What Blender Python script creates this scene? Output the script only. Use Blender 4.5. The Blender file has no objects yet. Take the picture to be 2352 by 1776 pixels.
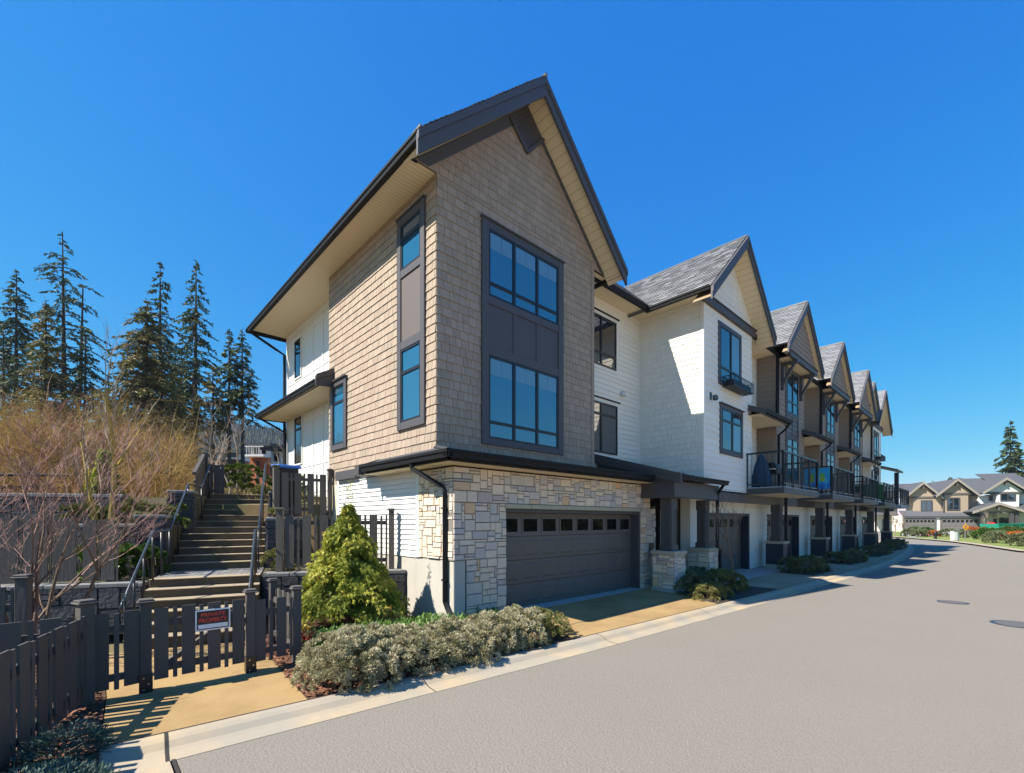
import bpy, bmesh, math, random
from mathutils import Vector as V, Matrix
R = random.Random(7)
sc = bpy.context.scene
COL = sc.collection
# ---------------------------------------------------------------- camera, sky, sun, exposure
cam = bpy.data.objects.new('camera', bpy.data.cameras.new('camera')); COL.objects.link(cam)
cam.location = (-4.99, -6.9, 1.88); cam.rotation_euler = (math.pi/2, 0, -math.radians(43.1))
cam.data.sensor_width = 36; cam.data.lens = 36*1054/2352; cam.data.shift_y = 0.131
cam.data.clip_end = 4000; cam.data.clip_start = 0.05
sc.camera = cam
LDIR = V((1, -.36, -1.17)).normalized()
world = bpy.data.worlds.new('World'); sc.world = world; world.use_nodes = True
nt = world.node_tree; nt.nodes.clear()
sky = nt.nodes.new('ShaderNodeTexSky'); sky.sky_type = 'NISHITA'; sky.sun_disc = False
sky.sun_elevation = math.asin(-LDIR.z); sky.sun_rotation = math.atan2(-LDIR.x, -LDIR.y)
sky.air_density = 1.0; sky.dust_density = 0.0; sky.ozone_density = 3.0; sky.altitude = 200
bg = nt.nodes.new('ShaderNodeBackground'); bg.inputs[1].default_value = 0.125
wo = nt.nodes.new('ShaderNodeOutputWorld')
# film response of the sky: per-channel contrast (deep polarised blue overhead, pale blue at the horizon)
sep = nt.nodes.new('ShaderNodeSeparateColor'); com = nt.nodes.new('ShaderNodeCombineColor'); nt.links.new(sky.outputs[0], sep.inputs[0])
for ch, (gm, kk) in enumerate(((2.2, .36), (.74, .36), (.22, .44))):
    m1 = nt.nodes.new('ShaderNodeMath'); m1.operation = 'MULTIPLY'; m1.inputs[1].default_value = .125
    m2 = nt.nodes.new('ShaderNodeMath'); m2.operation = 'POWER'; m2.inputs[1].default_value = gm
    m3 = nt.nodes.new('ShaderNodeMath'); m3.operation = 'MULTIPLY'; m3.inputs[1].default_value = kk/.125
    nt.links.new(sep.outputs[ch], m1.inputs[0]); nt.links.new(m1.outputs[0], m2.inputs[0]); nt.links.new(m2.outputs[0], m3.inputs[0]); nt.links.new(m3.outputs[0], com.inputs[ch])
nt.links.new(com.outputs[0], bg.inputs[0]); nt.links.new(bg.outputs[0], wo.inputs[0])
sun = bpy.data.objects.new('sun', bpy.data.lights.new('sun', 'SUN')); COL.objects.link(sun)
sun.data.energy = 4.7; sun.data.angle = math.radians(.5); sun.data.color = (1, .94, .84)
sun.rotation_euler = LDIR.to_track_quat('-Z', 'Y').to_euler(); sun.location = (-30, 12, 40)
sc.view_settings.view_transform = 'Standard'; sc.view_settings.look = 'None'
sc.view_settings.exposure = 1.12; sc.view_settings.gamma = 1
try: sc.cycles.max_bounces = 6; sc.cycles.diffuse_bounces = 3; sc.cycles.glossy_bounces = 3
except Exception: pass

# ---------------------------------------------------------------- helpers
ORG = {}
class MB:
    "collects faces of one mesh object"
    def __init__(s): s.v = []; s.f = []; s.m = []; s.r = []; s.k = []
    def mark(s): s.k.append(len(s.f))
    def face(s, pts, m=0, r=None):
        i = len(s.v); s.v.extend(pts); s.f.append(tuple(range(i, i+len(pts)))); s.m.append(m); s.r.append(R.random() if r is None else r)
    def hexa(s, p, m=0, r=None):
        "p: 4 bottom (ccw) + 4 top points"
        if r is None: r = R.random()
        i = len(s.v); s.v.extend(p)
        for q in ((3,2,1,0),(4,5,6,7),(0,1,5,4),(1,2,6,5),(2,3,7,6),(3,0,4,7)):
            s.f.append(tuple(i+k for k in q)); s.m.append(m); s.r.append(r)
    def box(s, x0, x1, y0, y1, z0, z1, m=0, r=None):
        s.hexa([V((x0,y0,z0)),V((x1,y0,z0)),V((x1,y1,z0)),V((x0,y1,z0)),V((x0,y0,z1)),V((x1,y0,z1)),V((x1,y1,z1)),V((x0,y1,z1))], m, r)
    def fb(s, F, u0, u1, n0, n1, z0, z1, m=0, r=None):
        P = F.p; s.hexa([P(u0,n0,z0),P(u0,n1,z0),P(u1,n1,z0),P(u1,n0,z0),P(u0,n0,z1),P(u0,n1,z1),P(u1,n1,z1),P(u1,n0,z1)], m, r)
    def prism(s, poly, ext, m=0, r=None):
        "poly: list of points, ext: extrusion vector"
        if r is None: r = R.random()
        n = len(poly); i = len(s.v); s.v.extend(poly); s.v.extend([p+ext for p in poly])
        s.f.append(tuple(range(i+n-1, i-1, -1))); s.f.append(tuple(range(i+n, i+2*n))); s.m += [m, m]; s.r += [r, r]
        for k in range(n):
            j = (k+1) % n; s.f.append((i+k, i+j, i+n+j, i+n+k)); s.m.append(m); s.r.append(r)
    def tube(s, pts, rad, n=6, m=0, cap=True, r=None):
        if r is None: r = R.random()
        pts = [V(p) for p in pts]
        if not isinstance(rad, (list, tuple)): rad = [rad]*len(pts)
        base = len(s.v)
        t0 = (pts[1]-pts[0]).normalized()
        a = t0.orthogonal().normalized() if abs(t0.z) < .95 else V((1,0,0)); 
        for k, p in enumerate(pts):
            t = (pts[min(k+1, len(pts)-1)]-pts[max(k-1, 0)]).normalized()
            a = (a - t*a.dot(t)); a = a.normalized() if a.length > 1e-6 else t.orthogonal().normalized()
            b = t.cross(a)
            for q in range(n):
                w = 2*math.pi*q/n; s.v.append(p+(a*math.cos(w)+b*math.sin(w))*rad[k])
        for k in range(len(pts)-1):
            for q in range(n):
                q2 = (q+1) % n; i = base+k*n; j = i+n
                s.f.append((i+q, i+q2, j+q2, j+q)); s.m.append(m); s.r.append(r)
        if cap:
            s.f.append(tuple(base+q for q in reversed(range(n)))); s.f.append(tuple(base+(len(pts)-1)*n+q for q in range(n))); s.m += [m, m]; s.r += [r, r]
    def rtube(s, pts, hw, m=0, r=None):
        "square section pipe"
        s.tube(pts, hw*1.414, 4, m, True, r)
    def lathe(s, c, prof, n=16, m=0):
        r0 = R.random(); base = len(s.v)
        for (rad, z) in prof:
            for q in range(n):
                w = 2*math.pi*q/n; s.v.append(V((c[0]+rad*math.cos(w), c[1]+rad*math.sin(w), c[2]+z)))
        for k in range(len(prof)-1):
            for q in range(n):
                q2 = (q+1) % n; i = base+k*n; j = i+n; s.f.append((i+q, i+q2, j+q2, j+q)); s.m.append(m); s.r.append(r0)
        s.f.append(tuple(base+q for q in reversed(range(n)))); s.f.append(tuple(base+(len(prof)-1)*n+q for q in range(n))); s.m += [m, m]; s.r += [r0, r0]
    def build(s, name, mats, parent=None, clip=(), smooth=False, bevel=0, loc=None):
        if len(s.k) > 1 and name in ('soffit','gutter','corner_board','bracket'):
            ks = [0]+s.k[1:]+[len(s.f)]; out = None
            for a, c in zip(ks[:-1], ks[1:]):
                t = MB()
                for fi in range(a, c): t.face([s.v[i] for i in s.f[fi]], s.m[fi], s.r[fi])
                out = t.build(name, mats, parent, clip, smooth, bevel, loc)
            return out
        me = bpy.data.meshes.new(name)
        o0 = ORG.get(parent, V((0,0,0))) if parent else (V(loc) if loc is not None else V((0,0,0)))
        me.from_pydata([tuple(p-o0) for p in s.v], [], s.f)
        if not isinstance(mats, (list, tuple)): mats = [mats]
        for mt in mats: me.materials.append(mt)
        if len(mats) > 1: me.polygons.foreach_set('material_index', s.m)
        at = me.attributes.new('rnd', 'FLOAT', 'FACE'); at.data.foreach_set('value', s.r)
        if smooth: me.polygons.foreach_set('use_smooth', [True]*len(s.f))
        if clip or bevel:
            bm = bmesh.new(); bm.from_mesh(me)
            for (co, no) in clip:
                bmesh.ops.bisect_plane(bm, geom=bm.verts[:]+bm.edges[:]+bm.faces[:], plane_co=V(co)-o0, plane_no=V(no), clear_outer=True)
            if bevel:
                bmesh.ops.remove_doubles(bm, verts=bm.verts[:], dist=1e-5)
                bmesh.ops.bevel(bm, geom=[e for e in bm.edges if len(e.link_faces) == 2 and e.calc_face_angle(0) > .5], offset=bevel, segments=1, affect='EDGES')
            bm.to_mesh(me); bm.free()
        me.update()
        o = bpy.data.objects.new(name, me); COL.objects.link(o)
        if parent: o.parent = parent; ORG[o] = o0
        else: o.location = o0; ORG[o] = o0
        return o
class Fr:
    "wall frame: origin, unit u along the wall, n outward"
    def __init__(s, o, u, n): s.o = V(o); s.u = V(u).normalized(); s.n = V(n).normalized()
    def p(s, u, n, z): return s.o + s.u*u + s.n*n + V((0,0,z))
def tag(o, label=None, cat=None, group=None, kind=None):
    if label: o['label'] = label
    if cat: o['category'] = cat
    if group: o['group'] = group
    if kind: o['kind'] = kind
    return o
def thing(name, loc, label, cat, group=None):
    o = bpy.data.objects.new(name, None); COL.objects.link(o); o.location = loc; o.empty_display_size = .3
    ORG[o] = V(loc); return tag(o, label, cat, group)
def copy_tree(o, parent=None):
    c = o.copy(); COL.objects.link(c)
    if parent: c.parent = parent
    for ch in list(o.children): copy_tree(ch, c)
    return c
# ---------------------------------------------------------------- materials
def mat(name, col, rough=.7, col2=None, var=0., vscale=3., rnd=0., bump=0., bscale=40., spec=.5, metal=0., ramp=None, stain=None, fine=0., ior=None, trans=0., stretch=None, stain_sc=1.1):
    m = bpy.data.materials.new(name); m.use_nodes = True
    N = m.node_tree.nodes; L = m.node_tree.links; b = N['Principled BSDF']
    b.inputs['Roughness'].default_value = rough; b.inputs['Metallic'].default_value = metal
    b.inputs['Specular IOR Level'].default_value = spec
    if ior: b.inputs['IOR'].default_value = ior
    def rgb(c): return (c[0], c[1], c[2], 1)
    tc = N.new('ShaderNodeTexCoord'); src = tc.outputs['Object']
    if stretch:
        mp = N.new('ShaderNodeMapping'); mp.inputs['Scale'].default_value = stretch; L.new(src, mp.inputs[0]); src = mp.outputs[0]
    cur = None
    if ramp:
        at = N.new('ShaderNodeAttribute'); at.attribute_name = 'rnd'
        cr = N.new('ShaderNodeValToRGB'); cr.color_ramp.interpolation = 'LINEAR'; el = cr.color_ramp.elements
        while len(el) > 1: el.remove(el[-1])
        el[0].position = ramp[0][0]; el[0].color = rgb(ramp[0][1])
        for p_, c_ in ramp[1:]:
            e = el.new(p_); e.color = rgb(c_)
        L.new(at.outputs['Fac'], cr.inputs[0]); cur = cr.outputs[0]
    else:
        rg = N.new('ShaderNodeRGB'); rg.outputs[0].default_value = rgb(col); cur = rg.outputs[0]
    def mulval(cur, fac_out, lo, hi):
        mr = N.new('ShaderNodeMapRange'); mr.inputs[3].default_value = lo; mr.inputs[4].default_value = hi; L.new(fac_out, mr.inputs[0])
        mx = N.new('ShaderNodeMix'); mx.data_type = 'RGBA'; mx.blend_type = 'MULTIPLY'; mx.inputs[0].default_value = 1
        L.new(cur, mx.inputs[6]); cb = N.new('ShaderNodeCombineColor')
        for k in range(3): L.new(mr.outputs[0], cb.inputs[k])
        L.new(cb.outputs[0], mx.inputs[7]); return mx.outputs[2]
    def noise(scale, det=4., rough_=.6):
        n = N.new('ShaderNodeTexNoise'); n.inputs['Scale'].default_value = scale; n.inputs['Detail'].default_value = det; n.inputs['Roughness'].default_value = rough_
        L.new(src, n.inputs['Vector']); return n.outputs[0]
    if rnd and not ramp:
        at = N.new('ShaderNodeAttribute'); at.attribute_name = 'rnd'; 
        if col2:
            mx = N.new('ShaderNodeMix'); mx.data_type = 'RGBA'; L.new(at.outputs['Fac'], mx.inputs[0]); L.new(cur, mx.inputs[6]); mx.inputs[7].default_value = rgb(col2); cur = mx.outputs[2]
        else: cur = mulval(cur, at.outputs['Fac'], 1-rnd, 1+rnd)
    if stain:
        n = noise(stain_sc, 5, .62); mr = N.new('ShaderNodeMapRange'); mr.inputs[1].default_value = .45; mr.inputs[2].default_value = .68; L.new(n, mr.inputs[0])
        mx = N.new('ShaderNodeMix'); mx.data_type = 'RGBA'; L.new(mr.outputs[0], mx.inputs[0]); L.new(cur, mx.inputs[6]); mx.inputs[7].default_value = rgb(stain); cur = mx.outputs[2]
    if var: cur = mulval(cur, noise(vscale), 1-var, 1+var)
    if fine: cur = mulval(cur, noise(bscale*1.3, 2, .7), 1-fine, 1+fine)
    L.new(cur, b.inputs['Base Color'])
    if bump:
        bp = N.new('ShaderNodeBump'); bp.inputs['Strength'].default_value = bump; bp.inputs['Distance'].default_value = .02
        L.new(noise(bscale, 3, .65), bp.inputs['Height']); L.new(bp.outputs[0], b.inputs['Normal'])
    if trans:
        tr = N.new('ShaderNodeBsdfTranslucent'); L.new(cur, tr.inputs[0]); ms = N.new('ShaderNodeMixShader'); ms.inputs[0].default_value = trans
        out = N['Material Output']; L.new(b.outputs[0], ms.inputs[1]); L.new(tr.outputs[0], ms.inputs[2]); L.new(ms.outputs[0], out.inputs['Surface'])
    return m
M = {}
M['tan_shingle'] = mat('tan_shingle_stain', (.345,.265,.195), .85, rnd=.10, var=.06, vscale=1.2, bump=.25, bscale=60, fine=.06, stretch=(1,1,.12))
M['brown_siding'] = mat('brown_siding_paint', (.27,.21,.16), .8, rnd=.04, var=.05, bump=.1, bscale=30)
M['dark_backing'] = mat('dark_backing', (.10,.075,.055), .9)
M['cream'] = mat('cream_siding_paint', (.80,.75,.65), .7, rnd=.035, var=.05, vscale=.8, bump=.08, bscale=50, stretch=(1,1,.3))
M['white'] = mat('white_siding_paint', (.70,.685,.64), .65, rnd=.02, var=.04, vscale=.8)
M['trim'] = mat('charcoal_trim_paint', (.070,.064,.067), .55, var=.08, vscale=2)
M['frame'] = mat('black_window_frame', (.012,.012,.014), .4)
M['garage'] = mat('charcoal_garage_paint', (.13,.105,.09), .5, var=.05, vscale=1)
M['gutter'] = mat('black_gutter_metal', (.011,.011,.012), .6, spec=.2)
M['soffit'] = mat('beige_soffit', (.76,.62,.41), .7, var=.03)
M['soffit_groove'] = mat('beige_soffit_groove', (.30,.22,.13), .9)
M['roof'] = mat('grey_asphalt_shingle', (.20,.20,.205), .9, rnd=.26, bump=.5, bscale=120, fine=.2)
M['metal_roof'] = mat('dark_low_roof', (.030,.033,.042), .6, rnd=.2, bump=.3, bscale=90, fine=.15)
M['glass'] = mat('window_glass', (.012,.022,.032), .03, ior=2.7, spec=.5)
M['glass_dark'] = mat('dark_garage_glass', (.005,.006,.006), .05, ior=1.45)
M['glass_blue'] = mat('tinted_window_glass', (.015,.085,.15), .03, ior=2.7, spec=.5)
M['blind'] = mat('window_blind_fabric', (.10,.20,.27), .25, ior=2.2)
M['door'] = mat('dark_door_paint', (.02,.025,.035), .4)
M['concrete'] = mat('foundation_concrete', (.46,.43,.37), .9, var=.12, vscale=2.2, bump=.15, bscale=50, fine=.05, stretch=(1,1,.4), stain=(.36,.32,.26), stain_sc=.7)
M['kerb'] = mat('kerb_concrete', (.33,.285,.22), .9, var=.12, vscale=1.6, bump=.3, bscale=120, fine=.12, stain=(.44,.33,.19), stain_sc=.8)
M['yellow_concrete'] = mat('tan_stained_concrete', (.335,.22,.09), .9, var=.14, vscale=1.2, bump=.3, bscale=60, fine=.16, stain=(.25,.155,.06), stain_sc=.8)
M['pale_concrete'] = mat('pale_apron_concrete', (.36,.36,.35), .9, var=.08, bump=.2, bscale=100, fine=.1)
M['asphalt'] = mat('grey_asphalt', (.205,.180,.147), .92, var=.07, vscale=.35, bump=.6, bscale=42, fine=.34)
M['stone'] = mat('ledge_stone', (.4,.36,.3), .85, var=.16, vscale=7, bump=.8, bscale=38, fine=.15,
    ramp=[(0,(.72,.57,.42)),(.2,(.80,.64,.46)),(.36,(.68,.56,.45)),(.5,(.50,.45,.41)),(.62,(.76,.61,.46)),(.76,(.57,.49,.43)),(.88,(.80,.64,.47)),(.95,(.72,.46,.25)),(1,(.40,.39,.41))])
M['mortar'] = mat('mortar', (.20,.18,.15), .95, bump=.3, bscale=90)
M['stone_cap'] = mat('sandstone_cap', (.42,.37,.27), .85, var=.12, bump=.3, bscale=50)
M['fence'] = mat('charcoal_fence_stain', (.080,.070,.061), .75, rnd=.14, var=.12, vscale=3, bump=.3, bscale=30, stretch=(1,1,.15))
M['iron'] = mat('black_iron', (.012,.013,.015), .35, spec=.6)
M['rail'] = mat('blue_black_handrail', (.030,.042,.055), .35, spec=.6)
M['rock'] = mat('dark_basalt_rock', (.055,.055,.060), .9, rnd=.25, var=.35, vscale=5, bump=1., bscale=14, fine=.2)
M['rock_cap'] = mat('grey_rock_cap', (.20,.195,.185), .9, var=.2, vscale=4, bump=.5, bscale=40)
M['step'] = mat('shade_toned_tan_step', (.125,.092,.055), .9, var=.25, vscale=2.5, bump=.3, bscale=70, fine=.12, stain=(.06,.048,.032), stain_sc=1.3)  # stained concrete, darkened further to put the riser shade into the colour
M['lit_tread'] = mat('sun_toned_tread', (.30,.24,.155), .9, var=.15, vscale=3)  # lit copy of the step concrete: tread sunlight put into its paler colour
M['paver'] = mat('grey_paver', (.19,.185,.18), .9, rnd=.2, bump=.3, bscale=60)
M['mulch'] = mat('bark_mulch', (.10,.048,.028), .95, rnd=.0, var=.4, vscale=14, bump=1., bscale=50, fine=.4)
M['chip'] = mat('bark_chip', (.17,.075,.04), .95, rnd=.6)
M['soil'] = mat('garden_soil', (.06,.042,.03), .95, var=.3, bump=.8, bscale=40)
M['bolt'] = mat('zinc_bolt', (.6,.6,.6), .3, metal=1)
# ---------------------------------------------------------------- cladding, roofs, windows
def courses(mb, F, u0, u1, z0, z1, course=.175, wmin=None, wmax=None, out=.021, base=.003, gap=.008, m=0):
    "lapped courses: shingles (random widths) or full boards, each course tilted so its butt throws a shadow"
    k = 0; z = z0
    while z < z1-.01:
        zt = min(z+course, z1); u = u0
        if wmin: u -= R.random()*wmax
        while u < u1:
            w = (wmin+(wmax-wmin)*R.random()) if wmin else (u1-u0)
            a, b = max(u, u0), min(u+w-gap, u1); u += w
            if b-a < .01: continue
            o = out*(1+(R.random()-.5)*.25) if wmin else out
            dz = (R.random()-.5)*.012 if wmin else 0
            zb = max(z0, z+dz); r = R.random(); P = F.p
            mb.face([P(a,o,zb), P(a,base,zt+.012), P(b,base,zt+.012), P(b,o,zb)] if F.u.cross(V((0,0,1))).dot(F.n) < 0 else [P(a,o,zb), P(b,o,zb), P(b,base,zt+.012), P(a,base,zt+.012)], m, r)
            mb.face([P(a,0,zb), P(a,o,zb), P(b,o,zb), P(b,0,zb)], m, r)
            if wmin:
                mb.face([P(a,0,zb), P(a,base,zt), P(a,o,zb)], m, r); mb.face([P(b,0,zb), P(b,o,zb), P(b,base,zt)], m, r)
        z += course; k += 1
def ashlar(mb, F, u0, u1, z0, z1, holes=(), cu=.062, cz=.055, n0=-.05):
    "random coursed stone: mortar bed (slot 1) and individual chamfered stones (slot 0)"
    nu = max(1, round((u1-u0)/cu)); nz = max(1, round((z1-z0)/cz)); du = (u1-u0)/nu; dz = (z1-z0)/nz
    g = [[False]*nz for _ in range(nu)]
    for i in range(nu):
        for j in range(nz):
            uc, zc = u0+(i+.5)*du, z0+(j+.5)*dz
            for h in holes:
                if h[0] < uc < h[1] and h[2] < zc < h[3]: g[i][j] = True
    mb.fb(F, u0, u1, n0, .0, z0, z1, 1) if not holes else None
    for j in range(nz):
        for i in range(nu):
            if g[i][j]: continue
            h = R.choice((1,2,2,3,3,4)); w = R.choice((2,3,4,5,6)) if h > 1 else R.choice((4,5,6,7))
            if h >= 3: w = R.choice((3,4,5,6))
            ww = 0
            while ww < w and i+ww < nu and not g[i+ww][j]: ww += 1
            if i+ww < nu and not g[i+ww][j] and i+ww == nu-1: ww += 1
            hh = 1
            while hh < h and j+hh < nz and all(not g[i+q][j+hh] for q in range(ww)): hh += 1
            for a in range(ww):
                for b in range(hh): g[i+a][j+b] = True
            a0, a1 = u0+i*du+.006, u0+(i+ww)*du-.006; b0, b1 = z0+j*dz+.005, z0+(j+hh)*dz-.005
            o = .018+R.random()*.018; c = .007; r = R.random(); P = F.p
            q = [P(a0,0,b0),P(a1,0,b0),P(a1,0,b1),P(a0,0,b1)]; jt = lambda: (R.random()-.5)*.008
            f = [P(a0+c+jt(),o+jt(),b0+c+jt()),P(a1-c+jt(),o+jt(),b0+c+jt()),P(a1-c+jt(),o+jt(),b1-c+jt()),P(a0+c+jt(),o+jt(),b1-c+jt())]
            if F.u.cross(V((0,0,1))).dot(F.n) < 0: q.reverse(); f.reverse()
            mb.face(f, 0, r)
            for k in range(4): mb.face([q[k], q[(k+1)%4], f[(k+1)%4], f[k]], 0, r)
def roof_slope(mb, e0, e1, up, length, course=.15, wmin=.2, wmax=.36, th=.026, m=0, m2=1, slab=.10):
    "e0->e1 eave edge, up: unit vector up the slope; lapped shingle tabs on a slab"
    e0, e1, up = V(e0), V(e1), V(up).normalized(); al = (e1-e0); L = al.length; al.normalize()
    nn = al.cross(up).normalized()
    if nn.z < 0: nn = -nn
    q = [e0, e1, e1+up*length, e0+up*length]
    mb.hexa([p-nn*slab for p in q]+[p+nn*.001 for p in q] if al.cross(up).z > 0 else [p-nn*slab for p in reversed(q)]+[p+nn*.001 for p in reversed(q)], m2, .5)
    s = 0
    while s < length-.02:
        t1 = min(s+course, length); u = -R.random()*wmax
        while u < L:
            w = wmin+(wmax-wmin)*R.random(); a, b = max(u, 0), min(u+w, L); u += w
            if b-a < .01: continue
            r = R.random(); tt = th*(.7+.6*R.random())
            pa, pb = e0+al*a, e0+al*b
            f = [pa+up*s+nn*tt, pb+up*s+nn*tt, pb+up*t1+nn*.004, pa+up*t1+nn*.004]; g = [pa+up*s, pb+up*s, pb+up*s+nn*tt, pa+up*s+nn*tt]
            if al.cross(up).z < 0: f.reverse(); g.reverse()
            mb.face(f, m, r); mb.face(g, m, r)
        s += course
def strips(mb, p0, a, la, b, lb, w, gap=.008, m=0, m2=1, th=.012):
    "soffit boards: la along unit a split in boards of width w running along b"
    mb.mark(); p0, a, b = V(p0), V(a).normalized(), V(b).normalized(); nn = a.cross(b).normalized()
    if nn.z > 0: nn = -nn
    q = [p0, p0+a*la, p0+a*la+b*lb, p0+b*lb]; mb.face([p-nn*th for p in q], m2, .5)
    s = 0
    while s < la-.004:
        e = min(s+w-gap, la); q = [p0+a*s, p0+a*e, p0+a*e+b*lb, p0+b*lb+a*s]; mb.face(q, m, R.random()); s += w
def window(par, F, u0, u1, z0, z1, cols=(), rails=(), n=.012, trim=0, tmat='trim', tn=.05, fw=.045, blind=None, name='window', gm='glass', head=False, sill=False, grid=None):
    "a window: trim ring (or slim flange) > frame, glass, muntins; lies just proud of the cladding"
    t = MB(); tw = trim or .02
    t.fb(F, u0-tw, u0, 0, tn, z0-tw, z1+tw); t.fb(F, u1, u1+tw, 0, tn, z0-tw, z1+tw)
    t.fb(F, u0, u1, 0, tn+.004, z1, z1+tw); t.fb(F, u0, u1, 0, tn+.004, z0-tw, z0)
    if head: t.fb(F, u0-tw-.03, u1+tw+.03, 0, tn+.05, z1+tw, z1+tw+.03)
    if sill: t.fb(F, u0-tw-.02, u1+tw+.02, 0, tn+.04, z0-tw-.03, z0-tw)
    o = t.build(name, M[tmat], par, bevel=.004)
    f = MB(); d = n+.019
    cs = [u0]+list(cols)+[u1]; 
    f.fb(F, u0, u0+fw, 0, d, z0, z1); f.fb(F, u1-fw, u1, 0, d, z0, z1)
    f.fb(F, u0+fw, u1-fw, 0, d+.002, z0, z0+fw); f.fb(F, u0+fw, u1-fw, 0, d+.002, z1-fw, z1)
    for c in cols: f.fb(F, c-fw*.75, c+fw*.75, 0, d+.006, z0+fw, z1-fw)
    for (rz, ra, rb) in rails: f.fb(F, ra, rb, 0, d+.003, rz-fw*.7, rz+fw*.7)
    f.build('frame', M['frame'], o)
    g = MB(); g.fb(F, u0+.01, u1-.01, n-.006, n, z0+.01, z1-.01); g.build('glass', M[gm], o)
    if blind:
        b = MB()
        for (ba, bb, bz0, bz1) in blind: b.fb(F, ba, bb, n, n+.003, bz0, bz1)
        b.build('blind', M['blind'], o)
    return o
def gutter(mb, pts, w=.13, h=.13, m=0):
    "K-style gutter along pts (top outer edge z = pts.z); open side is to the left of travel"
    mb.mark()
    for a, b in zip(pts[:-1], pts[1:]):
        a, b = V(a), V(b); d = (b-a).normalized(); n = V((-d.y, d.x, 0)); z = V((0,0,1))
        prof = [(0,0),(0,-h*.35),(w*.18,-h*.55),(w*.25,-h),(w,-h),(w,0),(w-.012,0),(w-.012,-h+.012),(w*.3,-h+.012),(w*.2,-h*.5),(.015,-h*.3),(.015,0)]
        mb.prism([a+n*x+z*y for x, y in prof], b-a, m, .5)
def pipe(par, pts, hw=.036, name='downspout'):
    b = MB(); b.rtube(pts, hw); 
    for p, q in zip(pts[:-1], pts[1:]):
        p, q = V(p), V(q)
        if abs((q-p).normalized().z) > .95 and (q-p).length > 1:
            for t in (.15, .8): c = p.lerp(q, t); b.box(c.x-hw*1.25, c.x+hw*1.25, c.y-hw*1.25, c.y+hw*1.25, c.z-.015, c.z+.015)
    return b.build(name, M['gutter'], par)
def barge(mb, xa, za, xb, zb, y0, y1, depth=.42, m=0, plumb=0):
    "raking board from (xa,za) tail to (xb,zb) apex, two layers"
    lo = V((0,0,-depth)); A, B = V((xa, y1, za)), V((xb, y1, zb)); e = V((0, y0-y1, 0))
    mb.prism([A+lo, B+lo, B+V((0,0,-.15)), A+V((0,0,-.15))], e, m); mb.prism([A+V((0,0,-.15)), B+V((0,0,-.15)), B, A], e+V((0,-.028,0)), m)
def garage_door(par, x0, x1, z1, y, ncol, name='garage_door', z0=0.0, wins=True):
    b = MB(); F = Fr((x0, y, z0), (1,0,0), (0,-1,0)); W = x1-x0; H = z1-z0; rows = 4; rh = H/rows; cw = W/ncol
    for r in range(rows):
        b.fb(F, 0, W, -.045, 0, r*rh+.004, (r+1)*rh-.006, 0, .5)
        for c in range(ncol):
            if wins and r == rows-1: continue
            a0, a1, c0, c1 = c*cw+.07, (c+1)*cw-.07, r*rh+.09, (r+1)*rh-.085
            # pressed panel: sunken ring and raised field
            P = F.p; k = .03; o = .013
            q = [P(a0,.0015,c0),P(a1,.0015,c0),P(a1,.0015,c1),P(a0,.0015,c1)]; f = [P(a0+k,o,c0+k),P(a1-k,o,c0+k),P(a1-k,o,c1-k),P(a0+k,o,c1-k)]
            b.face(f, 0, .5)
            for j in range(4): b.face([q[j], q[(j+1)%4], f[(j+1)%4], f[j]], 0, .5)
    if wins:
        for c in range(ncol):
            a0, a1, c0, c1 = c*cw+.09, (c+1)*cw-.09, 3*rh+.10, 4*rh-.13
            b.fb(F, a0-.035, a0, 0, .016, c0-.035, c1+.035); b.fb(F, a1, a1+.035, 0, .016, c0-.035, c1+.035); b.fb(F, a0, a1, 0, .016, c0-.035, c0); b.fb(F, a0, a1, 0, .016, c1, c1+.035)
    o = b.build(name, M['garage'], par)
    if wins:
        for c in range(ncol):
            a0, a1, c0, c1 = c*cw+.09, (c+1)*cw-.09, 3*rh+.10, 4*rh-.13
            g = MB(); g.fb(F, a0, a1, .001, .004, c0, c1); g.build('window_pane', M['glass_dark'], o)
    s = MB(); s.fb(F, 0, W, -.04, .012, -.012, .003); s.build('rubber_seal', M['gutter'], o)
    return o
SL = .946
# ================================================================ corner townhouse
T1 = thing('townhouse', (2.5, 3, 0), 'brown shingled corner townhouse with stone garage front, nearest and tallest of the row', 'townhouse', 'townhouses in the row')
FF = Fr((0,.57,0), (1,0,0), (0,-1,0)); FS = Fr((0,.57,0), (0,1,0), (-1,0,0)); FG = Fr((0,0,0), (1,0,0), (0,-1,0)); FL = Fr((0,0,0), (0,1,0), (-1,0,0))
b = MB(); b.box(.03, 4.93, .60, 5.8, 2.9, 8.62); b.box(.54, 8.6, 1.52, 11.0, .3, 8.6)
b.prism([V((.03,.6,8.62)),V((4.93,.6,8.62)),V((4.93,.6,9.0)),V((2.47,.6,11.36)),V((.03,.6,9.0))], V((0,8,0)))
b.box(.06, 7.1, .42, 5.75, -.2, 2.9); b.build('wall_core', M['dark_backing'], T1)
b = MB(); courses(b, FF, 0, 4.86, 3.26, 8.6, .175, .09, .26); b.fb(FF, 0, 4.9, -.03, .001, 3.1, 8.6, 1)
courses(b, FF, -.5, 5.45, 8.6, 11.4, .175, .09, .26); b.fb(FF, -.5, 5.45, -.03, .001, 8.6, 11.4, 1)
gc = [((2.47,0,11.39),(-SL,0,1)), ((2.47,0,11.39),(SL,0,1))]
b.build('shingle_siding', [M['tan_shingle'], M['dark_backing']], T1, clip=gc)
b = MB(); courses(b, FS, 0, 5.26, 3.26, 8.6, .175, .09, .26); courses(b, FS, 3.2, 5.26, 2.86, 3.26, .2, .09, .26); b.fb(FS, 0, 5.26, -.03, .001, 3.2, 8.6, 1); b.fb(FS, 3.2, 5.26, -.03, .001, 2.86, 3.2, 1)
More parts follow.
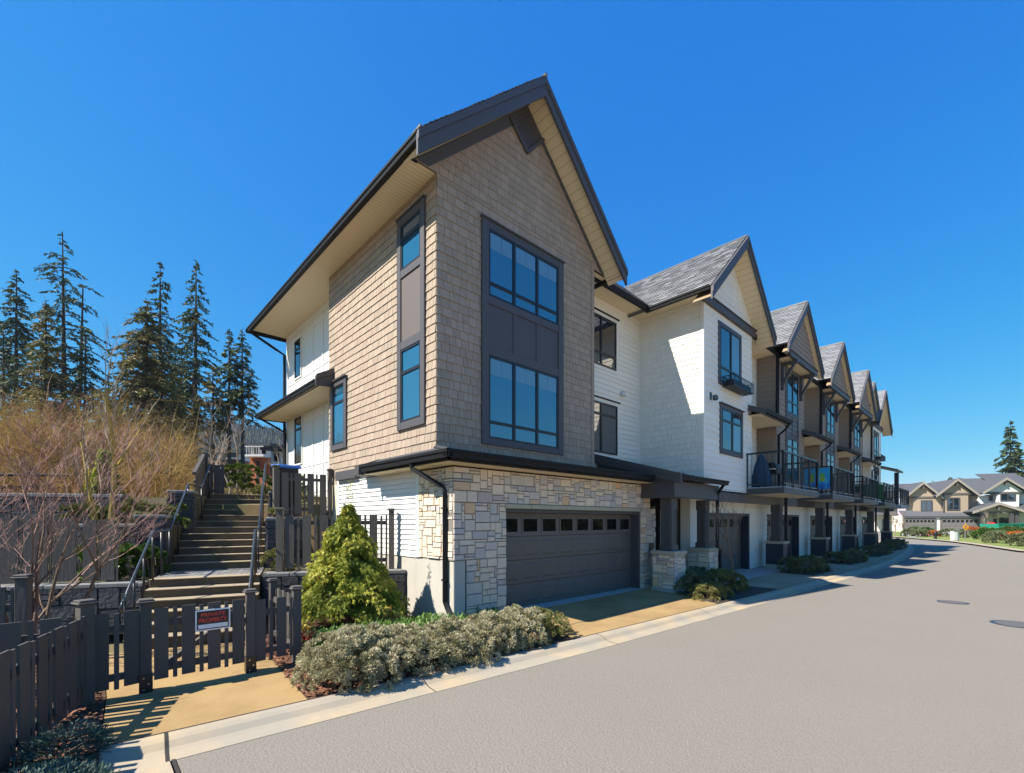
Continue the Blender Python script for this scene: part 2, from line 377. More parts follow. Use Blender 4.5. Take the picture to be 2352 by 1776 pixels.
b.build('shingle_siding', [M['tan_shingle'], M['dark_backing']], T1)
b = MB(); b.box(4.86, 4.98, .54, .70, 3.1, 8.75); b.build('corner_board', M['tan_shingle'], T1)
b = MB(); b.fb(FF, 4.9, 4.95, -.9, 0, 2.9, 8.9); b.build('shingle_return', M['tan_shingle'], T1)
# gable vent
b = MB(); dia = [(1.90,10.80),(2.44,10.30),(2.98,10.90),(2.47,11.39)]
b.prism([V((x,.545,z)) for x, z in dia], V((0,.02,0)), 0)
for k in range(9):
    t = k/9; x0, z0 = 1.94+.5*t, 10.80-.46*t; x1, z1 = x0+.46, z0+.46
    b.tube([V((x0+.03,.535,z0+.02)), V((x1-.03,.535,z1-.02))], .018, 4)
for (p, q) in ((dia[0], dia[1]), (dia[1], dia[2])): b.tube([V((p[0],.525,p[1])), V((q[0],.525,q[1]))], .045, 4)
b.build('gable_vent', M['trim'], T1, clip=[((2.47,0,11.40),(-SL,0,1)), ((2.47,0,11.40),(SL,0,1))])
# roof, bargeboards, soffits
b = MB()
for sgn, xe, yb in ((-1, -.74, 11.2), (1, 5.66, 9.5)):
    up = V((-sgn, 0, SL)).normalized(); ln = math.hypot(3.2, 3.2*SL)
    e = [V((xe,-.02,11.69-3.2*SL)), V((xe,yb,11.69-3.2*SL))]
    roof_slope(b, e[0], e[1], up, ln, slab=.07)
b.tube([V((2.47,-.04,11.70)), V((2.47,9.5,11.70))], .05, 6, 0)
for y in (.5, 1.1): pass
b.box(-.70, -.66, .03, .30, 8.72, 8.80, 0); b.build('roof', [M['roof'], M['trim']], T1)
b = MB(); barge(b, -.765, 8.63, 2.47, 11.67, -.01, .045); barge(b, 5.70, 8.61, 2.47, 11.67, -.01, .045, .40)
b.build('bargeboard', M['trim'], T1)
b = MB()
for sgn in (-1, 1):   # frieze boards on the wall under the rake
    A = V((2.47+sgn*2.95, .54, 11.40-2.95*SL)); B = V((2.47, .54, 11.40)); b.prism([A+V((0,0,-.28)), B+V((0,0,-.28)), B, A] if sgn < 0 else [A+V((0,0,-.14)), B+V((0,0,-.14)), B, A], V((0,.03,0)))
b.build('frieze_board', M['trim'], T1, clip=[((0,0,8.6),(0,0,-1)), ((-.42,0,0),(-1,0,0))])
b = MB()
for sgn in (-1, 1):
    up = V((-sgn,0,SL)).normalized(); strips(b, (2.47+sgn*3.2, .045, 11.42-3.2*SL), up, math.hypot(3.2,3.2*SL)-.02, (0,1,0), .525, .2)
strips(b, (-.60,.585,8.6), (0,1,0), 10.6, (1,0,0), 1.1, .10, .006)
strips(b, (4.95,.82,8.6), (1,0,0), 3.77, (0,1,0), .65, .10, .006); strips(b, (8.11,-.72,8.603), (0,1,0), 1.54, (1,0,0), .61, .10, .006); strips(b, (4.96,.59,8.56), (1,0,0), .62, (0,1,0), .8, .10, .006)
b.build('soffit', [M['soffit'], M['soffit_groove']], T1)
b = MB(); gutter(b, [(-.78,.03,8.66),(-.78,11.25,8.66)][::-1]); gutter(b, [(.9,11.28,8.66),(-.78,11.28,8.66)][::-1], .12); b.box(-.66,-.60,.05,11.2,8.59,8.74); b.mark(); b.box(-.62,-.43,.56,.59,8.56,8.64)
gutter(b, [(4.98,.70,8.64),(8.14,.70,8.64)]); b.box(4.98,8.2,.82,.86,8.58,8.72); gutter(b, [(5.70,.06,8.60),(5.70,1.4,8.60)], .12,.13)
b.build('gutter', M['gutter'], T1)
pipe(T1, [(-.62,11.2,8.5),(.1,11.14,8.12),(.42,11.10,7.95),(.42,11.10,.9)])
# windows of the front face
b = MB(); tw = .185
b.fb(FF, 1.10, 1.285, 0, .06, 3.49, 8.24); b.fb(FF, 3.515, 3.70, 0, .06, 3.49, 8.24)
b.fb(FF, 1.285, 3.515, 0, .056, 8.08, 8.24); b.fb(FF, 1.285, 3.515, 0, .056, 3.49, 3.63); b.fb(FF, 1.285, 3.515, 0, .056, 6.48, 6.65); b.fb(FF, 1.285, 3.515, 0, .056, 5.40, 5.58)
b.fb(FF, 1.07, 3.73, 0, .10, 8.24, 8.27); b.build('window_surround', M['trim'], T1, bevel=.006)
b = MB(); b.fb(FF, 1.285, 3.515, 0, .03, 5.58, 6.48)
for x in (2.03, 2.77): b.fb(FF, x-.03, x+.03, .03, .045, 5.58, 6.48)
b.build('spandrel_panel', M['trim'], T1)
def bl(u0, u1, zt, zb): 
    out = []; c = (u0+u1)/2; out.append((u0+.06, c-.004, zt-.40, zt-.07)); out.append((c+.004, u1-.06, zt-.40, zt-.07)); return out
for (z0, z1, rz) in ((6.65, 8.08, 6.93), (3.63, 5.40, 3.98)):
    cs = (2.03, 2.77); window(T1, FF, 1.285, 3.515, z0, z1, cs, [(rz, 1.33, 1.99), (rz, 2.07, 2.73), (rz, 2.81, 3.47)], n=.027, gm='glass_blue', tn=.03, blind=bl(1.285,2.03,z1,z0)+bl(2.03,2.77,z1,z0)+bl(2.77,3.515,z1,z0))
# windows of the side face (u measured from the corner)
y = lambda v: v-.57
b = MB(); b.fb(FS, y(.92), y(1.07), 0, .06, 3.80, 8.30); b.fb(FS, y(1.85), y(2.0), 0, .06, 3.80, 8.30)
for z0, z1 in ((8.14,8.30),(7.02,7.18),(5.50,5.68),(3.80,3.96)): b.fb(FS, y(1.07), y(1.85), 0, .056, z0, z1)
b.fb(FS, y(.90), y(2.02), 0, .09, 8.30, 8.33); b.build('window_surround', M['trim'], T1, bevel=.006)
b = MB(); b.fb(FS, y(1.07), y(1.85), 0, .03, 5.68, 7.02); b.build('spandrel_panel', M['garage'], T1)
window(T1, FS, y(1.07), y(1.85), 7.18, 8.14, (), [(7.83, y(1.11), y(1.81))], n=.027, gm='glass_blue', tn=.03); window(T1, FS, y(1.07), y(1.85), 3.96, 5.50, (), [(5.0, y(1.11), y(1.81))], n=.027, gm='glass_blue', tn=.03)
window(T1, FS, y(4.76), y(5.49), 3.90, 5.46, (), [(5.02, y(4.80), y(5.45))], n=.027, gm='glass_blue', trim=.135, tn=.06, head=True)
# board-and-batten rear wing
b = MB(); FR = Fr((.5,5.83,0), (0,1,0), (-1,0,0)); b.box(.5, .56, 5.8, 11.05, .4, 8.62)
for k in range(7): b.fb(FR, .02+k*.86, .10+k*.86, 0, .02, .8, 8.6)
for z in (2.1, 2.8, 3.68, 5.2, 6.74, 8.18): b.fb(FR, 0, 5.2, .001, .016, z, z+.09)
b.fb(FR, 0, 5.22, 0, .03, 8.42, 8.6); b.fb(FR, 5.1, 5.22, 0, .024, .8, 8.6); b.box(.5,3,10.99,11.05,.4,8.6); b.build('batten_siding', M['white'], T1)
window(T1, FR, 3.70, 4.30, 6.86, 8.16, (), [(7.85, 3.74, 4.26)], n=.03, tn=.045, trim=.05, tmat='white'); window(T1, FR, 3.62, 4.30, 3.86, 5.46, (), [(5.05, 3.66, 4.26)], n=.03, tn=.045, trim=.05, tmat='white')
b = MB(); roof_slope(b, (-.44,5.52,5.66), (-.44,11.2,5.66), V((1,0,.4)).normalized(), 1.03, slab=.03); b.build('lower_roof', [M['roof'], M['trim']], T1)
b = MB(); strips(b, (-.42,5.56,5.5), (0,1,0), 5.6, (1,0,0), .92, .10, .006); b.build('soffit', [M['soffit'], M['soffit_groove']], T1)
b = MB(); gutter(b, [(-.52,11.3,5.64),(-.52,5.56,5.64)]); b.box(-.42,.5,11.2,11.24,5.48,5.64); b.box(-.4,-.36,5.56,11.2,5.49,5.62); b.build('gutter', M['gutter'], T1)
b = MB(); b.prism([V((-.5,5.48,5.46)),V((-.02,5.48,5.50)),V((-.02,5.48,5.98)),V((-.5,5.48,5.72))], V((0,.04,0))); b.prism([V((-.48,5.45,5.62)),V((.0,5.45,5.86)),V((.0,5.45,6.02)),V((-.48,5.45,5.76))], V((0,.05,0))); b.build('bargeboard', M['trim'], T1)
pipe(T1, [(-.46,11.0,5.5),(.2,11.0,5.2),(.40,10.97,5.08),(.40,10.97,.9)], .03)
# lower side wall: white lap siding, corner trim, stone return, concrete footing
b = MB(); courses(b, FL, 1.26, 5.13, 1.17, 3.1, .107, out=.028, base=.001); b.fb(FL, 1.2, 5.2, -.03, .001, 1.15, 3.1); b.build('lap_siding', M['white'], T1)
b = MB(); b.fb(FL, 1.16, 1.27, 0, .03, 1.14, 2.95); b.fb(FL, 5.12, 5.22, 0, .03, 1.0, 2.95); b.fb(FL, 1.2, 5.2, 0, .022, 1.13, 1.17); b.build('corner_trim', M['white'], T1)
b = MB(); b.fb(FL, 5.22, 5.80, -.04, .012, .2, 2.9); b.build('corner_post', M['soffit'], T1)
b = MB(); b.fb(FL, 3.93, 5.14, 0, .12, 2.93, 3.16); b.fb(FL, 3.55, 3.93, 0, .08, 2.95, 3.14); b.build('beam_end', M['trim'], T1, bevel=.008)
b = MB(); b.box(0, .27, .0, 5.8, -.4, 1.135); b.build('foundation', M['concrete'], T1, bevel=.01)
b = MB(); ashlar(b, FG, .28, 1.29, -.35, 1.14, n0=-.34); ashlar(b, FG, -.02, 6.37, 2.225, 2.88, n0=-.3); ashlar(b, FG, -.02, 1.29, 1.14, 2.225, n0=-.2); b.fb(FG, .28, 1.29, -.34, -.2, 1.14, 2.225, 1); ashlar(b, FG, 6.37, 7.15, -.3, 2.225, n0=-.34); ashlar(b, FG, 6.37, 6.85, 2.225, 2.88, n0=-.34)
ashlar(b, FL, 0, 1.16, 1.14, 2.88, n0=-.05)
F7 = Fr((7.15,0,0), (0,1,0), (1,0,0)); ashlar(b, F7, 0, .4, -.2, 2.3); b.build('stone_veneer', [M['stone'], M['mortar']], T1)
b = MB(); x = 1.25
while x < 6.3:
    w = min(.45+R.random()*.3, 6.42-x); b.fb(FG, x, x+w-.008, -.05, .05, 2.13, 2.22); x += w
b.build('lintel', M['stone_cap'], T1, bevel=.006)
b = MB(); b.box(1.29, 6.37, .04, .34, 2.05, 2.125); b.box(6.30, 6.372, .03, .34, -.02, 2.05); b.box(1.285, 1.34, .03, .34, -.02, 2.05); b.build('garage_frame', M['trim'], T1)
garage_door(T1, 1.34, 6.30, 2.05, .27, 8)
# pent roof above the garage, wrapping the corner
b = MB(); zt, ze = 3.29, 3.075
f = [V((-.44,-.46,ze)),V((6.25,-.46,ze)),V((6.25,.58,zt)),V((.0,.58,zt))]; b.hexa([p-V((0,0,.05)) for p in f]+f, 0)
f = [V((-.44,2.85,ze)),V((-.44,-.46,ze)),V((0.0,.58,zt)),V((0.0,2.85,zt))]; b.hexa([p-V((0,0,.05)) for p in f]+f, 0)
for k in range(7):
    t = (k+.5)/7; z = ze+(zt-ze)*t+.004; b.hexa([V((-.44+.44*t,-.46+1.04*t,z-.01)),V((6.25,-.46+1.04*t,z-.01)),V((6.25,-.46+1.04*(t+.13),z+.02)),V((-.44+.44*t,-.46+1.04*(t+.13),z+.02)),V((-.44+.44*t,-.46+1.04*t,z+.008)),V((6.25,-.46+1.04*t,z+.008)),V((6.25,-.46+1.04*(t+.13),z+.03)),V((-.44+.44*t,-.46+1.04*(t+.13),z+.03))], 0)
b.tube([V((-.44,-.46,ze+.02)), V((0,.58,zt+.02))], .04, 5); b.build('pent_roof', M['metal_roof'], T1)
b = MB(); gutter(b, [(-.54,-.56,3.10),(6.2,-.56,3.10)], .12, .14); gutter(b, [(-.54,2.75,3.10),(-.54,-.56,3.10)], .12, .14); b.box(-.42,6.2,-.44,-.40,2.92,3.08); b.box(-.42,-.38,-.44,2.85,2.92,3.08); b.build('gutter', M['gutter'], T1)
b = MB(); strips(b, (-.42,-.43,2.905), (1,0,0), 7.3, (0,1,0), .45, .3, .004); strips(b, (-.42,.02,2.906), (0,1,0), 2.85, (1,0,0), .42, .3, .004); b.build('soffit', [M['soffit'], M['soffit_groove']], T1)
b = MB(); b.prism([V((-.52,2.86,2.90)),V((0,2.86,2.90)),V((0,2.86,3.30)),V((-.52,2.86,3.10))], V((0,.05,0))); b.prism([V((-.30,2.9,2.96)),V((-.02,2.9,2.90)),V((-.02,2.9,3.22)),V((-.30,2.9,3.16))], V((0,.65,0))); b.build('bargeboard', M['trim'], T1)
pipe(T1, [(-.46,.74,2.98),(-.44,.72,2.86),(-.08,.26,2.52),(-.06,.20,2.42),(-.06,.20,.36),(-.06,.10,.22),(-.06,-.06,.10),(-.06,-.10,-.08)], .04)
# recessed entry bay
FB = Fr((4.95,1.47,0), (1,0,0), (0,-1,0))
b = MB(); courses(b, FB, 0, 3.77, 2.2, 8.5, .155, out=.024); b.fb(FB, 0, 3.77, -.04, .001, .0, 8.6); b.fb(FB, 0, 3.77, 0, .02, 8.44, 8.6); b.fb(FB, 3.69, 3.77, 0, .025, 2.2, 8.6)
courses(b, FB, 2.2, 3.77, .05, 2.2, .155, out=.024); b.build('lap_siding', M['cream'], T1)
for (z0, z1, rz, x1) in ((6.60, 8.10, 6.98, 2.36), (3.94, 5.48, 5.12, 2.42)):
    window(T1, FB, .72, x1, z0, z1, (1.56,), [(rz, .76, 1.53), (rz, 1.60, x1-.04)], n=.036, trim=.12, tmat='cream', tn=.03, fw=.05)
    b = MB(); b.fb(FB, .55, x1+.16, 0, .07, z1+.12, z1+.15); b.build('head_flashing', M['gutter'], T1)
b = MB(); b.lathe((7.65,1.40,5.93), [(.02,.10),(.09,.06),(.11,0),(.10,-.06)], 14); b.build('dryer_vent', M['white'], T1)
# entry porch
b = MB(); roof_slope(b, (6.28,-1.16,3.03), (9.16,-1.16,3.03), V((0,1,.285)).normalized(), 2.78, .15, slab=.05); b.build('porch_roof', [M['metal_roof'], M['trim']], T1)
b = MB(); A = V((6.20,-1.28,3.08)); B = V((6.20,1.45,3.86)); b.prism([A+V((0,0,-.24)),B+V((0,0,-.24)),B+V((0,0,-.1)),A+V((0,0,-.1))], V((.06,0,0))); b.prism([A+V((-.03,0,-.1)),B+V((-.03,0,-.1)),B+V((-.03,0,.02)),A+V((-.03,0,.02))], V((.09,0,0))); b.build('bargeboard', M['trim'], T1)
b = MB(); gutter(b, [(6.28,-1.30,3.07),(9.2,-1.30,3.07)], .12, .13); b.build('gutter', M['gutter'], T1)
b = MB(); b.box(6.36,9.15,-1.02,-.84,2.50,2.93); b.box(6.36,6.54,-.84,1.45,2.50,2.93); b.prism([V((6.36,-.9,2.93)),V((6.36,1.45,2.93)),V((6.36,1.45,3.65)),V((6.36,-.9,2.97))], V((.05,0,0))); b.build('porch_beam', M['trim'], T1, bevel=.006)
b = MB(); strips(b, (6.5,-.84,2.60), (1,0,0), 2.6, (0,1,0), 2.3, .15, .006); b.build('porch_ceiling', [M['soffit'], M['soffit_groove']], T1)
def porch_post(par, x, yy, mt_ped, zc, post, name='porch_post', stone=True, zb=-.15, ztop=2.5):
    s = .31
    p = MB(); p.box(x-post, x+post, yy-post, yy+post, zc, ztop); p.box(x-post-.035, x+post+.035, yy-post-.035, yy+post+.035, zc, zc+.16)
    for dx in (-1, 1): p.box(x+dx*post*.62-.035, x+dx*post*.62+.035, yy-post-.014, yy-post, zc+.16, ztop-.3); p.box(x-post-.014, x-post, yy+dx*post*.62-.035, yy+dx*post*.62+.035, zc+.16, ztop-.3)
    p.box(x-post-.018, x+post+.018, yy-post-.018, yy+post+.018, ztop-.3, ztop)
    o = p.build(name, M['trim'], par, bevel=.005)
    p = MB()
    if stone:
        p.box(x-s+.03, x+s-.03, yy-s+.03, yy+s-.03, zb, zc-.1, 1)
        for F in (Fr((x-s,yy-s,0),(1,0,0),(0,-1,0)), Fr((x-s,yy-s,0),(0,1,0),(-1,0,0)), Fr((x+s,yy-s,0),(0,1,0),(1,0,0))): ashlar(p, F, 0, 2*s, zb+.2, zc-.1, n0=-.03)
        p.build('pedestal', [M['stone'], M['mortar']], o)
        p = MB(); p.box(x-s-.03, x+s+.03, yy-s-.03, yy+s+.03, zb-.2, zb+.2); p.build('footing', M['pale_concrete'], o, bevel=.01)
    else:
        p.box(x-s, x+s, yy-s, yy+s, .14, zc-.1)
        for F in (Fr((x-s,yy-s,0),(1,0,0),(0,-1,0)), Fr((x-s,yy-s,0),(0,1,0),(-1,0,0)), Fr((x+s,yy-s,0),(0,1,0),(1,0,0))):
            for (a, c, d, e) in ((0,.09,.14,zc-.1),(2*s-.09,2*s,.14,zc-.1),(.09,2*s-.09,.14,.25),(.09,2*s-.09,zc-.2,zc-.1)): p.fb(F, a, c, 0, .018, d, e)
        p.build('pedestal', M['navy'], o)
        p = MB(); p.box(x-s-.02, x+s+.02, yy-s-.02, yy+s+.02, -.3, .14); p.build('footing', M['concrete'], o, bevel=.01)
    p = MB(); p.box(x-s-.05, x+s+.05, yy-s-.05, yy+s+.05, zc-.1, zc-.03); p.prism([V((x-s-.05,yy-s-.05,zc-.03)),V((x+s+.05,yy-s-.05,zc-.03)),V((x+s+.05,yy+s+.05,zc-.03)),V((x-s-.05,yy+s+.05,zc-.03))], V((0,0,.03))); p.build('cap', M['stone_cap'], o, bevel=.012)
    return o
M['navy'] = mat('navy_panel_paint', (.028,.034,.050), .5, var=.05)
porch_post(T1, 6.76, -.64, None, 1.06, .15); porch_post(T1, 8.86, -.64, None, 1.06, .13)
b = MB(); b.box(7.0,9.1,-.5,1.46,-.2,.10); b.build('porch_slab', M['pale_concrete'], T1)
FD = Fr((7.2,1.44,.1), (1,0,0), (0,-1,0)); b = MB(); b.fb(FD, 0, 1.0, 0, .05, 0, 2.1); b.build('front_door', M['door'], T1)
b = MB(); b.box(8.28, 8.40, .34, .46, .1, 2.6); b.build('corner_trim', M['cream'], T1)
b = MB(); courses(b, Fr((8.40,.40,0),(1,0,0),(0,-1,0)), 0, 1.6, .1, 2.7, .155, out=.024); b.box(8.40,10.0,.41,.45,.0,2.8); b.build('lap_siding', M['cream'], T1)
pipe(T1, [(9.02,-1.22,2.98),(8.98,-1.1,2.78),(9.08,-.99,2.66),(9.08,-.99,1.10),(9.24,-1.0,.95),(9.26,-1.0,-.15)], .036)
b = MB(); b.fb(FG, 6.78, 6.98, .045, .075, .92, 1.24); b.build('meter_box', M['frame'], T1); b = MB(); b.lathe((6.93,-.08,1.0), [(.075,-.05),(.085,0),(.03,.06)], 12); b.build('hose_bib', M['white'], T1)
# ================================================================ cream unit and bracketed units (row)
def gable(par, cx, yb, yw, apex, half, siding, ridge_back, wall_l, wall_r, band_z=8.54, brackets=False):
    zt = lambda x: apex-SL*abs(x-cx)
    b = MB()
    for s in (-1, 1):
        e0 = V((cx+s*(half-.02), yb+.0, zt(cx+half-.02)+.015)); e1 = V((cx+s*(half-.02), ridge_back, e0.z))
        roof_slope(b, e0, e1, V((-s,0,SL)).normalized(), math.hypot(half-.02,(half-.02)*SL), slab=.06)
    b.tube([V((cx,yb-.02,apex+.02)), V((cx,ridge_back,apex+.02))], .045, 6, 0); b.build('roof', [M['roof'], M['trim']], par)
    b = MB(); barge(b, cx-half, zt(cx-half), cx, apex, yb-.05, yb, .36); barge(b, cx+half, zt(cx+half), cx, apex, yb-.05, yb, .36); b.build('bargeboard', M['trim'], par)
    b = MB()
    for s in (-1, 1): strips(b, (cx+s*half, yb+.001, zt(cx+half)-.30), V((-s,0,SL)), math.hypot(half,half*SL)-.02, (0,1,0), yw-yb, .2)
    if brackets: strips(b, (wall_l,yw-.05,band_z-.05), (1,0,0), wall_r-wall_l, (0,1,0), -.70-yw, .2)
    b.build('soffit', [M['soffit'], M['soffit_groove']], par)
    F = Fr((0,yw,0), (1,0,0), (0,-1,0)); b = MB(); courses(b, F, cx-half, cx+half, band_z+.1, apex, .2, out=.024); b.fb(F, cx-half, cx+half, -.03, .001, band_z, apex)
    b.build('gable_siding', siding, par, clip=[((cx,0,apex-.31),(-SL,0,1)), ((cx,0,apex-.31),(SL,0,1))])
    b = MB(); b.fb(F, wall_l-.12, wall_r+.14, 0, .12, band_z-.06, band_z+.14); b.fb(F, wall_l-.15, wall_r+.17, 0, .16, band_z+.14, band_z+.17); b.build('belt_board', M['trim'], par, bevel=.006)
def railing(par, x0, x1, y0, y1, z):
    "iron balcony rail: two returns and a long front"
    b = MB(); zb, zt = z+.10, z+1.18
    for (p, q) in (((x0,y1),(x0,y0)), ((x0,y0),(x1,y0)), ((x1,y0),(x1,y1))):
        p, q = V((p[0],p[1],0)), V((q[0],q[1],0)); L = (q-p).length; d = (q-p)/L
        for zz, h in ((zt,.028),(zb,.02)): b.rtube([p+V((0,0,zz)), q+V((0,0,zz))], h)
        n = int(L/(.15 if L < 2 else .21))
        for k in range(1, n): c = p+d*(L*k/n); b.rtube([c+V((0,0,zb)), c+V((0,0,zt))], .0065)
        m = max(1, round(L/1.1))
        for k in range(m+1): c = p+d*(L*k/m); b.rtube([c+V((0,0,z-.22)), c+V((0,0,zt+.01))], .03)
    return b.build('railing', M['iron'], par)
def recess_and_balcony(par, xl, side_mat, extra_x1=None):
    "recess between two bays: door wall, shed roof, balcony, garage storey below; xl = left edge (12.55 for the first)"
    xr = xl+2.65; F = Fr((xl,0,0), (1,0,0), (0,-1,0))
    b = MB(); courses(b, F, 0, 2.65, 2.9, 8.5, .2, out=.024); b.fb(F, 0, 2.65, -.05, .001, 2.8, 8.6); b.build('lap_siding', M['cream'], par)
    FSd = Fr((xr,-.72,0), (0,1,0), (-1,0,0)); b = MB(); courses(b, FSd, 0, .75, 2.9, 8.5, .2, out=.024); b.fb(FSd, 0, .75, -.05, .001, 2.8, 8.6); b.build('lap_siding', side_mat, par)
    for z0 in (3.05, 6.0):
        d = MB(); d.fb(F, .25, 1.35, 0, .05, z0, z0+2.2); o = d.build('balcony_door', M['white'], par); d = MB(); d.fb(F, .36, 1.24, .05, .056, z0+.1, z0+2.08); d.build('glass', M['glass_dark'], o)
    b = MB(); strips(b, (xl,-.7,8.5), (1,0,0), 2.65, (0,1,0), .7, .2); strips(b, (xl-.25,-1.2,5.62), (1,0,0), 2.8, (0,1,0), 1.2, .2); strips(b, (xl-.4,-1.88,2.80), (1,0,0), 4.2, (0,1,0), 1.16, .2); b.build('soffit', [M['soffit'], M['soffit_groove']], par)
    b = MB(); roof_slope(b, (xl-.28,-1.22,5.74), (xr-.02,-1.22,5.74), V((0,1,.4)).normalized(), 1.31, .15, slab=.04); b.build('canopy_roof', [M['metal_roof'], M['trim']], par)
    b = MB(); A = V((xl-.33,-1.3,5.76)); B = V((xl-.33,-.02,6.27)); b.prism([A+V((0,0,-.2)),B+V((0,0,-.2)),B,A], V((.05,0,0))); b.box(xl-.28, xr-.02, -1.2, -1.16, 5.6, 5.72); b.build('bargeboard', M['trim'], par)
    b = MB(); gutter(b, [(xl-.25,-1.34,5.76),(xr+.02,-1.34,5.76)], .12, .12); gutter(b, [(xl+.05,-.82,8.62),(xr+.1,-.82,8.62)], .12, .13); b.build('gutter', M['gutter'], par)
    pipe(par, [(xr-.12,-1.28,5.68),(xr-.05,-1.1,5.48),(xr+.12,-.80,5.3),(xr+.12,-.80,3.0)]); pipe(par, [(xr-.02,-.78,8.5),(xr-.02,-.80,8.3),(xr-.06,-.80,5.95)], .045)
    b = MB(); x0, x1 = xl-.45, xl+3.75; b.box(x0, x1, -1.91, -.70, 2.83, 3.04); b.build('balcony_floor', M['pale_concrete'], par, bevel=.01)
    b = MB(); b.box(x0-.01, x1+.01, -1.93, -1.90, 2.80, 3.0); b.box(x0-.02, x0, -1.9, -.7, 2.80, 3.0); b.build('balcony_fascia', M['trim'], par)
    railing(par, x0+.03, x1-.03, -1.88, -.74, 3.04)
    # ground storey
    b = MB(); gx0 = xl+3.35; b.box(xl-1.0, xl+8.2, -.74, -.60, 2.50, 2.84); b.build('porch_beam', M['trim'], par)
    b = MB(); strips(b, (xl-1.0,-.6,2.6), (1,0,0), 7.6, (0,1,0), .55, .2); b.build('soffit', [M['soffit'], M['soffit_groove']], par)
    b = MB(); Fg = Fr((xl+1.55,-.1,0), (1,0,0), (0,-1,0)); courses(b, Fg, 0, 2.0, .15, 2.7, .2, out=.024); b.fb(Fg, 0, 2.0, -.4, .001, -.1, 2.75); courses(b, Fg, 2.0, 6.4, 2.2, 2.7, .2, out=.024); b.fb(Fg, 2.0, 6.4, -.1, .001, 2.15, 2.75); b.build('lap_siding', M['cream'], par)
    b = MB(); b.box(xl+3.55, xl+3.65, -.13, .15, -.1, 2.15); b.box(xl+7.87, xl+7.97, -.13, .18, -.1, 2.15); b.box(xl+3.65, xl+7.87, -.13, .18, 2.06, 2.15); b.build('garage_frame', M['navy'], par)
    garage_door(par, xl+3.65, xl+7.87, 2.06, .16, 7)
    porch_post(par, xl+2.85, -.70, None, 1.06, .16, 'porch_post', False, ztop=2.52)
    pipe(par, [(xl+3.12,-.95,2.8),(xl+3.12,-.95,1.12),(xl+3.24,-1.0,.98),(xl+3.24,-1.04,-.05)], .04)
    b = MB(); b.box(xl-.1, xl+8.0, .25, 10, -.3, 8.55); b.build('wall_core', M['dark_backing'], par)
    b = MB(); roof_slope(b, (xl-.2,-.72,8.62), (xl+6.3,-.72,8.62), V((0,1,.6)).normalized(), 4.67, slab=.08); b.hexa([V((xl-.2,3.28,10.9)),V((xl+6.3,3.28,10.9)),V((xl+6.3,10.5,8.6)),V((xl-.2,10.5,8.6)),V((xl-.2,3.28,11.02)),V((xl+6.3,3.28,11.02)),V((xl+6.3,10.5,8.7)),V((xl-.2,10.5,8.7))], 1); b.build('main_roof', [M['roof'], M['trim']], par)
def bay_box(par, x0, x1, siding, front_holes=None, cx=None):
    F = Fr((x0,-.72,0), (1,0,0), (0,-1,0)); W = x1-x0
    b = MB(); courses(b, F, .06, W-.06, 2.85, 8.56, .2, out=.024); b.fb(F, 0, W, -.06, .001, 2.8, 8.6); b.build('lap_siding', siding, par)
    b = MB(); b.mark(); b.fb(F, -.02, .08, -.08, .024, 2.85, 8.56); b.mark(); b.fb(F, W-.08, W+.02, -.08, .024, 2.85, 8.56); b.build('corner_board', siding, par)
    b = MB(); b.box(x0+.03, x1-.03, -.66, 3, 2.8, 8.6); b.prism([V((x0+.03,-.6,8.6)),V((x1-.03,-.6,8.6)),V(((x0+x1)/2,-.6,10.4))], V((0,4,0))); b.build('wall_core', M['dark_backing'], par)
    return F
